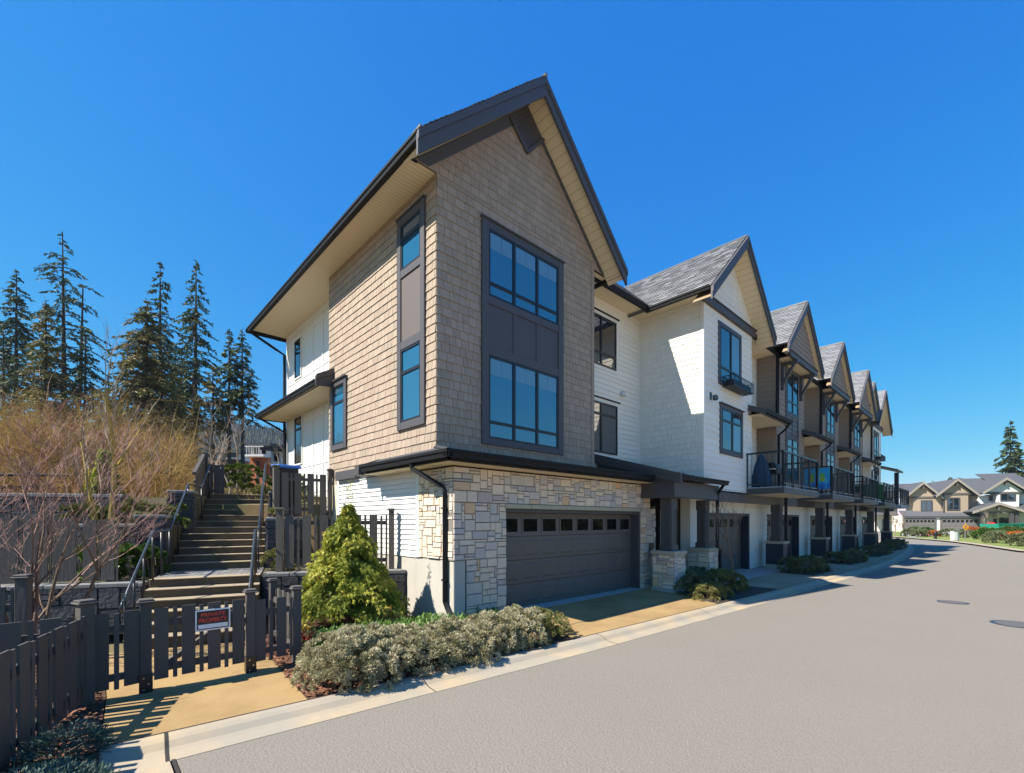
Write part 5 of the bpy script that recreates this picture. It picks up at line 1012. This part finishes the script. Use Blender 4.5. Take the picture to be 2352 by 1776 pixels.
# ---------------------------------------------------------------- conifers
M['fir'] = leafmat('dark_fir_needle', [(0,(.030,.050,.020)),(.5,(.066,.098,.034)),(.85,(.12,.145,.048)),(1,(.18,.17,.055))], .15)
M['fir_gold'] = leafmat('olive_fir_needle', [(0,(.065,.08,.02)),(.45,(.145,.135,.033)),(.8,(.25,.185,.05)),(1,(.28,.16,.055))], .2)
def conifer(name, lab, base, H, rad, bare_f=.1, mt='fir', dens=1., droop=.3, two=False, loose=0., grp='conifers on the hill', needle=.31, power=.8):
    o = thing(name, base, lab, 'tree', grp); B = V(base); t = MB(); lean = V((R.uniform(-.01,.01),R.uniform(-.01,.01),0))*H
    top = B+lean+V((0,0,H)); r0 = .009*H+.08; t.tube([B-V((0,0,.5)),B+lean*.5+V((0,0,H*.5)),top], [r0,r0*.6,.03], 8)
    if two: t.tube([B+V((.3,-.3,0)),B+V((1.1,-1.0,H*.35)),B+V((1.3,-1.2,H*.78))], [r0*.8,r0*.6,.05], 7)
    t.build('trunk', M['bark_dark'], o); br = MB(); b = MB()
    nz = int(H/.42*dens)
    for k in range(nz):
        f = bare_f+(1-bare_f)*(k+R.random())/nz; z = H*f; g = (1-f)/(1-bare_f); rr = rad*(g**power)*(.55+.5*R.random())+.15
        if g < .06: rr *= .7
        cxy = B+lean*f
        if two and R.random() < .4 and f < .78: cxy = cxy+V((1.2,-1.1,0))*min(1,f*1.5)
        nb = max(3, int((4+3*R.random())*(.6+.6*min(1,g*2))))
        for q in range(nb):
            if R.random() < loose: continue
            a = R.random()*6.283; L = rr*R.uniform(.65,1.2); d = V((math.cos(a),math.sin(a),0)); p0 = cxy+V((0,0,z)); rise = R.uniform(.0,.18)
            pts = [p0, p0+d*L*.5+V((0,0,(rise-droop*.25)*L)), p0+d*L+V((0,0,(rise-droop)*L))]
            if L > .8: br.tube(pts, [.03+.012*L,.02,.008], 3, 0, False)
            tone = min(1,max(0,R.gauss(.42,.2))); m = int((9+L*19)*(1-.4*loose))
            for j in range(m):
                s = (j+R.random())/m; s = s if not loose else .3+.7*s
                p = pts[0].lerp(pts[1], s*2) if s < .5 else pts[1].lerp(pts[2], s*2-1); sg = 1 if R.random() < .5 else -1; sd = V((-d.y,d.x,0))*sg
                e = (d*.55+sd*R.uniform(.2,1.0)+V((0,0,-R.uniform(.05,.9))))+rdir()*.3; e.normalize(); s_ = e.cross((V((0,0,1))+rdir()*.9)); s_ = s_.normalized() if s_.length > .01 else V((1,0,0)); blade(b, p, e, s_, needle*R.uniform(.7,1.6)*(.5+.5*min(1,L)), .15*R.uniform(.7,1.5)*(needle/.42), 0, min(1,max(0,tone+R.uniform(-.15,.2))))
    for j in range(14): e = (rdir()*.7+V((0,0,.6))).normalized(); blade(b, top-V((0,0,.08*j)), e, e.cross(rdir()).normalized(), .3, .09)
    br.build('branch', M['bark_dark'], o); b.build('crown', M[mt], o); return o
def at(u, d, z=None):
    r = (u-1176)/1054*d; x, y = -4.99+d*.683+r*.73, -6.9+d*.73-r*.683; return (x, y, hz(x,y)-.3 if z is None else z)
def top(v, d): return 1.88+(1196-v)*d/1054
for (u, v, d, rad, bf, mt, dens, dr, two, loose, nm, lab, pw) in (
    (36,622,47,3.3,.34,'fir',.95,.35,False,.15,'fir_tree','dark fir at the left edge with bare lower trunk',.75),
    (10,760,44,2.2,.25,'fir',.9,.35,False,.25,'fir_tree','short half hidden fir leaning into the left edge',.8),
    (150,533,46,5.2,.20,'fir',.95,.42,True,.42,'fir_tree','tallest open-crowned fir with twin dark trunks',.72),
    (105,690,42,4.3,.0,'fir_gold',1.3,.35,False,.0,'fir_tree','dense mid green fir in front of the twin trunk fir',.75),
    (195,760,43,3.0,.0,'fir',1.05,.35,False,.05,'fir_tree','short dense fir right of the twin trunk fir',.75),
    (368,600,47,4.6,.05,'fir',1.0,.3,False,.12,'fir_tree','tall conical fir rising behind the olive spruce',.8),
    (335,690,40,5.8,.0,'fir_gold',1.7,.35,False,.0,'spruce_tree','broad dense olive brown spruce in the middle of the hill trees',.62),
    (447,600,46,3.5,.36,'fir',.85,.42,False,.30,'fir_tree','tall slender fir with drooping branches and clear trunk',.9),
    (490,840,44,2.0,.5,'fir_gold',.9,.3,False,.35,'fir_tree','small thin fir with pale trunk beside the slender firs',.8),
    (526,756,45,1.7,.5,'fir',.85,.35,False,.30,'fir_tree','narrow fir left of the last pair by the house',.8),
    (558,756,45,2.4,.44,'fir',.85,.35,False,.25,'fir_tree','last narrow fir nearest the white house wing',.8),
    (295,800,44,3.0,.0,'fir_gold',1.1,.35,False,.05,'fir_tree','short olive fir left of the broad spruce',.8),
    (415,800,50,3.0,.25,'fir',.9,.35,False,.1,'fir_tree','dark fir filling behind the slender fir trunk',.8),
    (250,860,50,3.2,.0,'fir',1.0,.35,False,.0,'fir_tree','low dark fir filling the gap between the tall groups',.8)):
    p = at(u, d); conifer(nm, lab, p, top(v,d)-p[2], rad, bf, mt, dens, dr, two, loose, power=pw)
# ================================================================ far background
def camF(d, z=-.15): return Fr((-4.99+d*.683,-6.9+d*.73,0), (.73,-.683,0), (-.683,-.73,0))
D = 80.; K = D/1054
RA = math.radians(20); R0 = (2210-1176)*K; CA, SA = math.cos(RA), math.sin(RA)
def ux(u): t = (u-1176)/1054; return (t*D-R0)/(CA+t*SA)
vz = lambda v: 1.88+(1196-v)*K
M['far_tan'] = mat('far_tan_siding', (.37,.285,.20), .85, rnd=.05); M['far_roof'] = mat('far_grey_roof', (.075,.076,.082), .9, rnd=.25); M['far_trim'] = mat('far_grey_trim', (.12,.105,.09), .7); M['far_garage'] = mat('far_garage_door', (.155,.14,.13), .6); M['far_barge'] = mat('far_taupe_barge', (.30,.26,.21), .8)
FH = Fr((-4.99+D*.683+R0*.73,-6.9+D*.73-R0*.683,0), V((.73,-.683,0))*CA-V((.683,.73,0))*SA, V((-.683,-.73,0))*CA+V((-.73,.683,0))*SA)
def froof(b, F, u0, u1, n0, n1, zlo, zhi, m=0): "lean-to slope rising away from the viewer"; P = F.p; b.hexa([P(u0,n0,zlo-.12),P(u1,n0,zlo-.12),P(u1,n1,zhi-.12),P(u0,n1,zhi-.12),P(u0,n0,zlo),P(u1,n0,zlo),P(u1,n1,zhi),P(u0,n1,zhi)], m)
def far_gable(par, F, uc, half, n0, nb, zapex, slope, wall, barge_m='far_barge', siding='far_tan'):
    zt = lambda u: zapex-slope*abs(u-uc); P = F.p
    b = MB()
    for s in (-1,1): b.hexa([P(uc+s*half,n0,zt(uc+half)-.12),P(uc,n0,zapex-.12),P(uc,nb,zapex-.12),P(uc+s*half,nb,zt(uc+half)-.12),P(uc+s*half,n0,zt(uc+half)),P(uc,n0,zapex),P(uc,nb,zapex),P(uc+s*half,nb,zt(uc+half))])
    b.build('roof', M['far_roof'], par); b = MB()
    for s in (-1,1): A, C = P(uc+s*half,n0+.03,zt(uc+half)), P(uc,n0+.03,zapex); b.prism([A+V((0,0,-.42)),C+V((0,0,-.42)),C,A], F.n*.06)
    b.build('bargeboard', M[barge_m], par); b = MB(); w = wall; b.prism([P(uc-w,n0-.7,zt(uc+w)-.5),P(uc+w,n0-.7,zt(uc+w)-.5),P(uc,n0-.7,zapex-.35)], F.n*.05); b.build('gable_siding', M[siding], par)
    b = MB(); b.fb(F, uc-w-.1, uc+w+.1, n0-.7, n0-.58, zt(uc+w)-.75, zt(uc+w)-.45); b.fb(F, uc-.12, uc+.12, n0-.65, n0-.1, zapex-1.2, zapex-.5); b.build('belt_board', M['far_trim'], par)
def fwin(par, F, u0, u1, z0, z1, n, nm='window'):
    b = MB(); t = .14
    for (a,c,d,e) in ((u0-t,u0,z0-t,z1+t),(u1,u1+t,z0-t,z1+t),(u0,u1,z1,z1+t),(u0,u1,z0-t,z0),((u0+u1)/2-.05,(u0+u1)/2+.05,z0,z1)): b.fb(F, a, c, n, n+.08, d, e)
    o = b.build(nm, M['trim'], par); b = MB(); b.fb(F, u0, u1, n-.02, n+.02, z0, z1); b.build('glass', M['glass'], o); return o
FG2 = 'houses beyond the road bend'
ha = thing('far_house', FH.p(ux(2140),0,-.1), 'tan duplex with twin gables and two grey garage doors beyond the road bend', 'house', FG2)
b = MB(); b.fb(FH, ux(2099), ux(2163.5), -3, 0, 2.6, 6.2); b.fb(FH, ux(2165), ux(2221), -3, .4, 2.6, 6.6); b.fb(FH, ux(2221), ux(2258), -3, -1.2, 2.6, 6.4); b.build('siding', M['far_tan'], ha)
b = MB(); b.fb(FH, ux(2060), ux(2240), -2, 1.2, -.3, 2.75); b.build('lower_wall', M['cream'], ha)
far_gable(ha, FH, ux(2117), 2.75, .7, -9, vz(1105), .98, 2.2); far_gable(ha, FH, ux(2192), 3.0, 1.1, -9, vz(1100), .95, 2.1)
b = MB(); froof(b, FH, ux(2090), ux(2262), -.6, -7.5, vz(1134), vz(1102)); froof(b, FH, ux(2030), ux(2100), -3.2, -9, vz(1138), vz(1118)); b.build('main_roof', M['far_roof'], ha)
b = MB(); froof(b, FH, ux(2066), ux(2245), 1.45, -.2, vz(1186), vz(1172)); b.build('pent_roof', M['far_roof'], ha)
b = MB(); b.fb(FH, ux(2066), ux(2245), 1.40, 1.5, vz(1189), vz(1185.5)); b.fb(FH, ux(2163.3), ux(2165.6), .4, .55, 2.8, 6.4); b.build('gutter', M['trim'], ha)
for a, c in ((2071,2138),(2155,2236)):
    b = MB(); b.fb(FH, ux(a)-.25, ux(c)+.25, 1.2, 1.32, -.1, 2.28); o = b.build('garage_frame', M['far_trim'], ha); b = MB()
    for k in range(4): b.fb(FH, ux(a), ux(c), 1.30, 1.36, -.1+.54*k+.02, -.1+.54*(k+1)-.02)
    o2 = b.build('garage_door', M['far_garage'], ha); b = MB()
    for k in range(8): w = (ux(c)-ux(a))/8; b.fb(FH, ux(a)+w*k+.1, ux(a)+w*(k+1)-.1, 1.35, 1.375, 1.64, 1.98)
    b.build('window_pane', M['glass_dark'], o2)
fwin(ha, FH, ux(2117), ux(2139), vz(1172), vz(1150), .03); fwin(ha, FH, ux(2174), ux(2199), vz(1170), vz(1145), .43)
hb = thing('far_house', FH.p(ux(2300),0,-.1), 'white gabled house with an arched porch roof right of the tan duplex', 'house', FG2)
b = MB(); b.fb(FH, ux(2287), ux(2338), -3, .3, 2.4, 6.4); b.fb(FH, ux(2254), ux(2287), -3, -.9, -.2, 6.2); b.fb(FH, ux(2240), ux(2400), -4, -1.0, -.2, 3.2); b.fb(FH, ux(2338), ux(2420), -4, -1.2, -.2, 6.4); b.build('siding', M['white'], hb)
far_gable(hb, FH, ux(2304), 3.2, 1.0, -8, vz(1100), .78, 2.5, 'far_barge', 'white'); fwin(hb, FH, ux(2297), ux(2327), vz(1150), vz(1137), .33); fwin(hb, FH, ux(2281), ux(2285.5), vz(1149), vz(1142), -.87)
b = MB(); froof(b, FH, ux(2258), ux(2330), -.9, -8, vz(1134), vz(1092)); froof(b, FH, ux(2318), ux(2420), -.6, -9.5, vz(1130), vz(1080)); b.build('main_roof', M['far_roof'], hb)
far_gable(hb, FH, ux(2268), 3.5, 3.2, -1, vz(1156), .42, 2.6, 'far_barge', 'far_tan'); b = MB(); froof(b, FH, ux(2300), ux(2400), 2.4, -1, vz(1176), vz(1158)); b.build('porch_roof', M['far_roof'], hb)
b = MB()
for u in (2236,2300,2312): b.fb(FH, ux(u)-.22, ux(u)+.22, 2.3, 2.7, -.1, vz(1178))
b.build('porch_post', M['trim'], hb); b = MB(); b.fb(FH, ux(2290), ux(2298), -1.0, -.9, -.1, 2.2); b.build('front_door', M['door'], hb)
fwin(hb, FH, ux(2306), ux(2325), vz(1202), vz(1180), -.97)
hc = thing('far_house', FH.p(ux(2068),-14,-.1), 'pale house half hidden behind the balconies at the road bend', 'house', FG2)
b = MB(); b.fb(FH, ux(2010), ux(2096), -20, -6, -.3, 4.6); b.build('siding', M['cream'], hc); b = MB(); froof(b, FH, ux(2000), ux(2100), -5.5, -13, 4.5, 7.8); froof(b, FH, ux(2020), ux(2085), -3.5, -6, 3.0, 4.2); b.build('roof', M['far_roof'], hc)
b = MB(); b.fb(FH, ux(2058), ux(2070), -5.98, -5.9, 0, 2.2); b.build('front_door', M['far_garage'], hc)
# verge beyond the road
q = lambda u, d, z=-.06: (-4.99+d*.683+(u-1176)/1054*d*.73, -6.9+d*.73-(u-1176)/1054*d*.683, z)
M['lawn'] = mat('spring_lawn', (.14,.19,.03), .95, var=.3, vscale=2, bump=.5, bscale=20, stain=(.24,.22,.05), stain_sc=.5)
sheet('verge', [[q(2352,29.5),q(2250,37.3),q(2200,42),q(2150,46.5),q(2100,51),q(2060,55),q(2030,60),q(2030,110),q(2700,110),q(2900,60),q(2600,24)]], M['lawn'], thick=.08)
kk = [q(2600,23.8,-.04),q(2352,29.3,-.04),q(2250,37.1,-.04),q(2200,41.8,-.04),q(2150,46.3,-.04),q(2100,50.8,-.04),q(2060,54.8,-.04),q(2030,59.8,-.04)]
b = MB()
for a, c in zip(kk[:-1], kk[1:]): a, c = V(a), V(c); n = V((-(c-a).y,(c-a).x,0)).normalized()*.45; b.prism([a-n*.6,c-n*.6,c+n*.7,a+n*.7], V((0,0,.02))); b.face([a-n*.6-V((0,0,.12)),c-n*.6-V((0,0,.12)),c-n*.6,a-n*.6])
tag(b.build('far_kerb', M['kerb']), kind='structure')
sheet('far_driveway', [[q(2068,79,-.045),q(2140,79,-.045),q(2146,60,-.045),q(2096,53.5,-.045),q(2070,60,-.045)],[q(2152,79,-.044),q(2240,79,-.044),q(2232,66,-.044),q(2160,64,-.044)]], M['pale_concrete'])
M['heath'] = leafmat('orange_red_groundcover', [(0,(.30,.06,.015)),(.5,(.52,.12,.03)),(1,(.60,.24,.04))], .25)
VG = 'shrubs on the verge beyond the road'
def vshrub(u0, u1, d, h, mt, lab, n=700):
    p0, p1 = V(q(u0,d,-.05)), V(q(u1,d,-.05)); L = (p1-p0).length; m = max(1, round(L/1.6)); bl = []
    for k in range(m): c = p0.lerp(p1,(k+.5)/m); bl.append(((c.x,c.y,h*.35),(L/m*.62,.8,h*.66)))
    tuft_shrub('verge_shrub', lab, 'shrub', VG, bl, mt, n*m*2, leaf=(.11,.05), per=4, zb=-.05, clump=3.2)
vshrub(2078,2103,57,.75,'silver_dark','grey green shrub on the verge left of the first far garage'); vshrub(2104,2128,55.5,.7,'silver_dark','rounded sage shrub beside the orange ground cover'); vshrub(2088,2140,66,.8,'laurel','low green hedge in front of the first far garage')
vshrub(2129,2146,57,.5,'heath','low orange red ground cover strip near the black bollard'); vshrub(2158,2196,56,.8,'silver_dark','olive shrub strip before the second far garage'); vshrub(2196,2240,52,.7,'silver_dark','sage shrub right of the orange sign')
vshrub(2224,2270,62,.9,'heath','long orange red ground cover behind the orange sign'); vshrub(2246,2300,47,1.0,'laurel','bright green shrub mass before the green container'); vshrub(2262,2316,40,.85,'silver_dark','long pale sage shrub near the far kerb'); vshrub(2316,2352,43,.7,'heath','orange ground cover at the right edge'); vshrub(2326,2370,35,.75,'silver_dark','sage shrub nearest the right edge of the picture')
vshrub(2300,2350,52,1.1,'hedge','lime green bushy shrub under the green container')
# verge furniture
M['orange'] = mat('orange_sign', (.80,.33,.01), .5); M['dumpster'] = mat('green_dumpster_steel', (.015,.27,.17), .5, var=.1); M['steel'] = mat('galvanised_steel', (.35,.35,.34), .5, metal=.6); M['red'] = mat('red_paint', (.55,.02,.02), .5)
P0 = V(q(2217,45,-.05)); o = thing('road_sign', P0, 'orange diamond road sign on a thin post on the far verge', 'sign'); b = MB(); b.tube([P0,P0+V((0,0,2.0))], .035, 6); b.build('post', M['steel'], o); Fs = Fr(P0+V((0,0,0)),(.73,-.683,0),(-.683,-.73,0))
b = MB(); b.prism([Fs.p(0,.05,.95),Fs.p(.34,.05,1.3),Fs.p(0,.05,1.64),Fs.p(-.34,.05,1.3)], Fs.n*.02); b.build('plate', M['orange'], o); b = MB(); b.fb(Fs,-.05,.05,.07,.075,1.12,1.5); b.build('symbol', M['far_garage'], o)
P0 = V(q(2191,44.6,-.05)); Fs = Fr(P0,(.73,-.683,0),(-.683,-.73,0)); o = thing('utility_box', P0, 'white utility pillar box on the far lawn', 'utility box'); b = MB(); b.fb(Fs,-.18,.20,-.2,.2,0,.92); b.build('cabinet', M['white'], o, bevel=.02); b = MB(); b.fb(Fs,-.21,.23,-.23,.23,.92,.97); b.build('lid', M['far_garage'], o); b = MB(); b.fb(Fs,.30,.42,-.1,.1,0,.75); b.build('side_post', M['white'], o)
P0 = V(q(2149,49,-.05)); o = thing('hydrant', P0, 'dark hydrant post at the far kerb', 'hydrant'); b = MB(); b.lathe(P0, [(.16,0),(.16,.06),(.11,.08),(.11,.55),(.15,.57),(.15,.62),(.10,.72),(.03,.8)], 12); b.build('body', M['iron'], o); b = MB(); b.tube([P0+V((-.2,.18,.42)),P0+V((.2,-.18,.42))], .06, 8); b.build('nozzle', M['iron'], o)
Fd = camF(60); k6 = 60/1054; o = thing('dumpster', Fd.p((2325-1176)*k6,0,-.1), 'large green steel dumpster in front of the white far house', 'dumpster'); a, c = (2297-1176)*k6, (2400-1176)*k6
b = MB(); P = Fd.p; b.hexa([P(a,0,0),P(a,-2.4,0),P(c,-2.4,0),P(c,0,0),P(a-.25,0,1.45),P(a-.25,-2.4,1.45),P(c,-2.4,1.45),P(c,0,1.45)]); b.build('body', M['dumpster'], o); b = MB()
for k in range(6): u = a+.4+k*(c-a-.6)/5; b.fb(Fd, u-.05, u+.05, 0, .08, .05, 1.4)
b.fb(Fd, a-.3, c, -.05, .1, 1.4, 1.5); b.build('rib', M['dumpster'], o)
o = thing('mail_cabinet', q(2276,64,-.05), 'red and white cabinet beside the far porch tree', 'cabinet'); P0 = V(q(2276,64,-.05)); Fs = Fr(P0,(.73,-.683,0),(-.683,-.73,0)); b = MB(); b.fb(Fs,-.35,.35,-.3,.3,0,.8); b.build('base', M['white'], o); b = MB(); b.fb(Fs,-.38,.38,-.32,.32,.8,1.4); b.tube([Fs.p(-.38,0,1.4),Fs.p(.38,0,1.4)], .3, 8); b.build('top', M['red'], o)
for (u, d, s, lab) in ((2263,63,1.9,'bare round-crowned street tree before the far porch'),(2077,63,1.5,'bare street tree beside the first far garage'),(2056,60,1.6,'bare street tree seen between the pedestals at the bend')):
    p = q(u,d,-.05); o = thing('bare_street_tree', p, lab, 'tree', 'bare street trees beyond the road'); bare(o, p, [((0,0,1),1.)], s, .09, 3, .6, ('twig_grey','twig_grey'), ratio=.62, up=.4, split=4, rmin=.015)
p = q(2324,100,-.2); conifer('fir_tree', 'lone dark fir rising behind the far houses at the right edge', p, 1.88+(1196-964)*100/1054, 4.6, .08, 'fir', .9, .4, False, .2, grp='firs behind the far houses', needle=.7, power=.85)
for (u, v) in ((2205,1096),(2222,1100),(2144,1102),(2182,1093)):
    p = q(u,105,-.2); conifer('fir_tree', {2205:'tiny fir tip above the ridge left of the vent',2222:'tiny fir tip above the middle of the far ridge',2144:'tiny fir tip above the first far gable',2182:'tiny fir tip above the second far gable'}[u], p, 1.88+(1196-v)*105/1054, 2.2, .3, 'fir', .6, .4, False, .2, grp='firs behind the far houses', needle=.7)
# firs across the road behind the viewer: they show in the window panes
for (x, y, H) in ((88,-35,15),(94,-36,18),(101,-34,14),(108,-37,17),(120,-35,16),(79,-36,16)):
    if (x,y,H) == (88,-35,15): fb_ = conifer('fir_tree', 'fir across the road mirrored in the window panes', (x,y,-.2), H, 3.2, .05, 'fir', .6, .35, grp='firs across the road', needle=.8)
    else: c = copy_tree(fb_); c.location = (x,y,-.2); c.scale = (H/15,H/15,H/15); c.rotation_euler.z = x
M['hedge_far'] = leafmat('roadside_tree_leaf', [(0,(.02,.035,.012)),(1,(.07,.09,.03))], .1)
b = MB()
for _ in range(15000):
    x = R.uniform(-30,150); p = V((x,-27-R.random()*3,R.random()**1.3*(3.2+.8*math.sin(x*.5)+.5*math.sin(x*1.7))-.2)); d = rdir(); blade(b, p, d, d.cross(rdir()).normalized(), R.uniform(.6,1.2), .5)
tag(b.build('roadside_trees', M['hedge_far']), kind='stuff')
# brick houses up the hill
M['brick'] = mat('red_brick', (.36,.12,.06), .9, rnd=.1, var=.2, vscale=2); M['far_white'] = mat('far_white_render', (.72,.71,.69), .8); M['far_flat'] = mat('dark_flat_roof', (.05,.05,.055), .8)
def hillhouse(lab, d, u0, u1, vb, vbrick, vtop, up='far_white', chim=None, balcony=False):
    F = camF(d); k = d/1054; X = lambda u: (u-1176)*k; Z = lambda v: 1.88+(1196-v)*k; o = thing('hill_house', F.p(X((u0+u1)/2),0,Z(vb)), lab, 'house', 'houses up the hill')
    b = MB(); b.fb(F, X(u0), X(u1), -7, 0, Z(vb)-3, Z(vbrick)); b.build('brick_wall', M['brick'], o); b = MB(); b.fb(F, X(u0)+.1, X(u1)-.1, -6.9, -.1, Z(vbrick), Z(vtop)); b.build('upper_wall', M[up], o)
    b = MB(); P = F.p; a, c, z = X(u0)-.6, X(u1)+.6, Z(vtop); b.hexa([P(a,.8,z),P(c,.8,z),P(c,-7.5,z+.7),P(a,-7.5,z+.7),P(a,.8,z+.3),P(c,.8,z+.3),P(c,-7.5,z+1.),P(a,-7.5,z+1.)]); b.build('roof', M['far_flat'], o)
    for t in (.2,.62): b = MB(); w = (X(u1)-X(u0)); b.fb(F, X(u0)+w*t, X(u0)+w*(t+.2), -.05, .05, Z(vbrick)+.4, Z(vbrick)+.4+(Z(vtop)-Z(vbrick))*.55); b.build('window', M['glass_dark'], o)
    b = MB(); w = (X(u1)-X(u0)); b.fb(F, X(u0)+w*.35, X(u0)+w*.5, -.02, .03, Z(vb)-1, Z(vbrick)-.5); b.build('front_door', M['far_flat'], o)
    if chim: b = MB(); b.fb(F, X(chim[0]), X(chim[1]), -2, -.2, Z(vb), Z(chim[2])); b.build('chimney', M['brick'], o)
    if balcony: b = MB(); b.fb(F, X(u0), X(u1), .1, 1.3, Z(vbrick)-.1, Z(vbrick)+.15); [b.fb(F, X(u0)+i*.3, X(u0)+i*.3+.04, 1.22, 1.28, Z(vbrick)+.15, Z(vbrick)+1.1) for i in range(int((X(u1)-X(u0))/.3))]; b.fb(F, X(u0), X(u1), 1.2, 1.3, Z(vbrick)+1.1, Z(vbrick)+1.2); b.build('balcony', M['far_white'], o)
hillhouse('red brick house with white balcony and flat dark roof up the hill', 58, 574, 618, 1110, 1050, 1026, chim=(574,580,1018), balcony=True)
hillhouse('white and red brick house with a brick chimney next to the white wing', 50, 620, 672, 1112, 1068, 1036, chim=(657,663,1017)); hillhouse('pale house with grey roof among the hill trees', 75, 498, 552, 1080, 1056, 1042)
F5 = camF(52); b = MB()
for k in range(10): a = -.6+k*.12; b.fb(F5, -33.5+k*.30, -33.5+(k+1)*.30, -.2-abs(k-5)*.08, .1-abs(k-5)*.08, 5, 1.88+(1196-1054-abs(k-4.5)*.6)*52/1054)
tag(b.build('brick_wall', M['brick'], loc=F5.p(-32,0,6)), 'curved orange brick garden wall behind the clipped hedge', 'wall')
# forested far ridge
def ridge(r, d):
    s = max(0., min(1., (d-330)/220.)); c = max(0., 1-max(0,(d-560))/500.)
    return 18+ (88+6*math.sin(r*.013)+5*math.sin(r*.031+1)+(-.085*(r+300) if r > -300 else 0))*s*s*(3-2*s)*c
b = MB(); G = [[None]*31 for _ in range(41)]
for i in range(41):
    for j in range(31): r = -650+i*24; d = 300+j*20; G[i][j] = V((-4.99+d*.683+r*.73,-6.9+d*.73-r*.683,ridge(r,d)-6))
for i in range(40):
    for j in range(30): b.face([G[i][j],G[i+1][j],G[i+1][j+1],G[i][j+1]])
M['hill_ground'] = mat('forest_floor', (.03,.035,.02), .95); tag(b.build('hill', M['hill_ground'], smooth=True), kind='structure')
b = MB()
for _ in range(5200):
    d = R.uniform(330,575); r = R.uniform(-.82,-.40)*d+R.uniform(-20,20)
    if r > -120: continue
    h = R.uniform(9,20)*(.6 if R.random() < .3 else 1); z = ridge(r,d)-7; c = V((-4.99+d*.683+r*.73,-6.9+d*.73-r*.683,z)); w = h*.16; t = R.random(); a0 = R.random()*6
    for lv, (zz, ww) in enumerate(((.15,1.),(.40,.75),(.65,.45))):
        for k in range(5):
            a, e = a0+k*1.2566+lv*.5, a0+(k+1)*1.2566+lv*.5; j1, j2 = R.uniform(.6,1.2), R.uniform(.6,1.2)
            b.face([c+V((math.cos(a)*w*ww*j1,math.sin(a)*w*ww*j1,h*(zz-.06*R.random()))),c+V((math.cos(e)*w*ww*j2,math.sin(e)*w*ww*j2,h*zz)),c+V((0,0,h*min(1,zz+.36)))],0,min(1,max(0,t+R.uniform(-.15,.15))))
M['far_fir'] = leafmat('far_fir_needle', [(0,(.014,.030,.020)),(.7,(.03,.05,.03)),(1,(.075,.075,.035))], .1); tag(b.build('forest', M['far_fir']), kind='stuff')

# haze: even thin air over the whole place
hzm = bpy.data.materials.new('haze_air'); hzm.use_nodes = True; hn = hzm.node_tree; hn.nodes.clear()
pv = hn.nodes.new('ShaderNodeVolumePrincipled'); pv.inputs['Color'].default_value = (.72,.84,1,1); pv.inputs['Density'].default_value = .0002; pv.inputs['Anisotropy'].default_value = .2
ho = hn.nodes.new('ShaderNodeOutputMaterial'); hn.links.new(pv.outputs[0], ho.inputs['Volume'])
b = MB(); b.box(-950,950,-950,950,-1.4,150); tag(b.build('haze', hzm), kind='stuff')
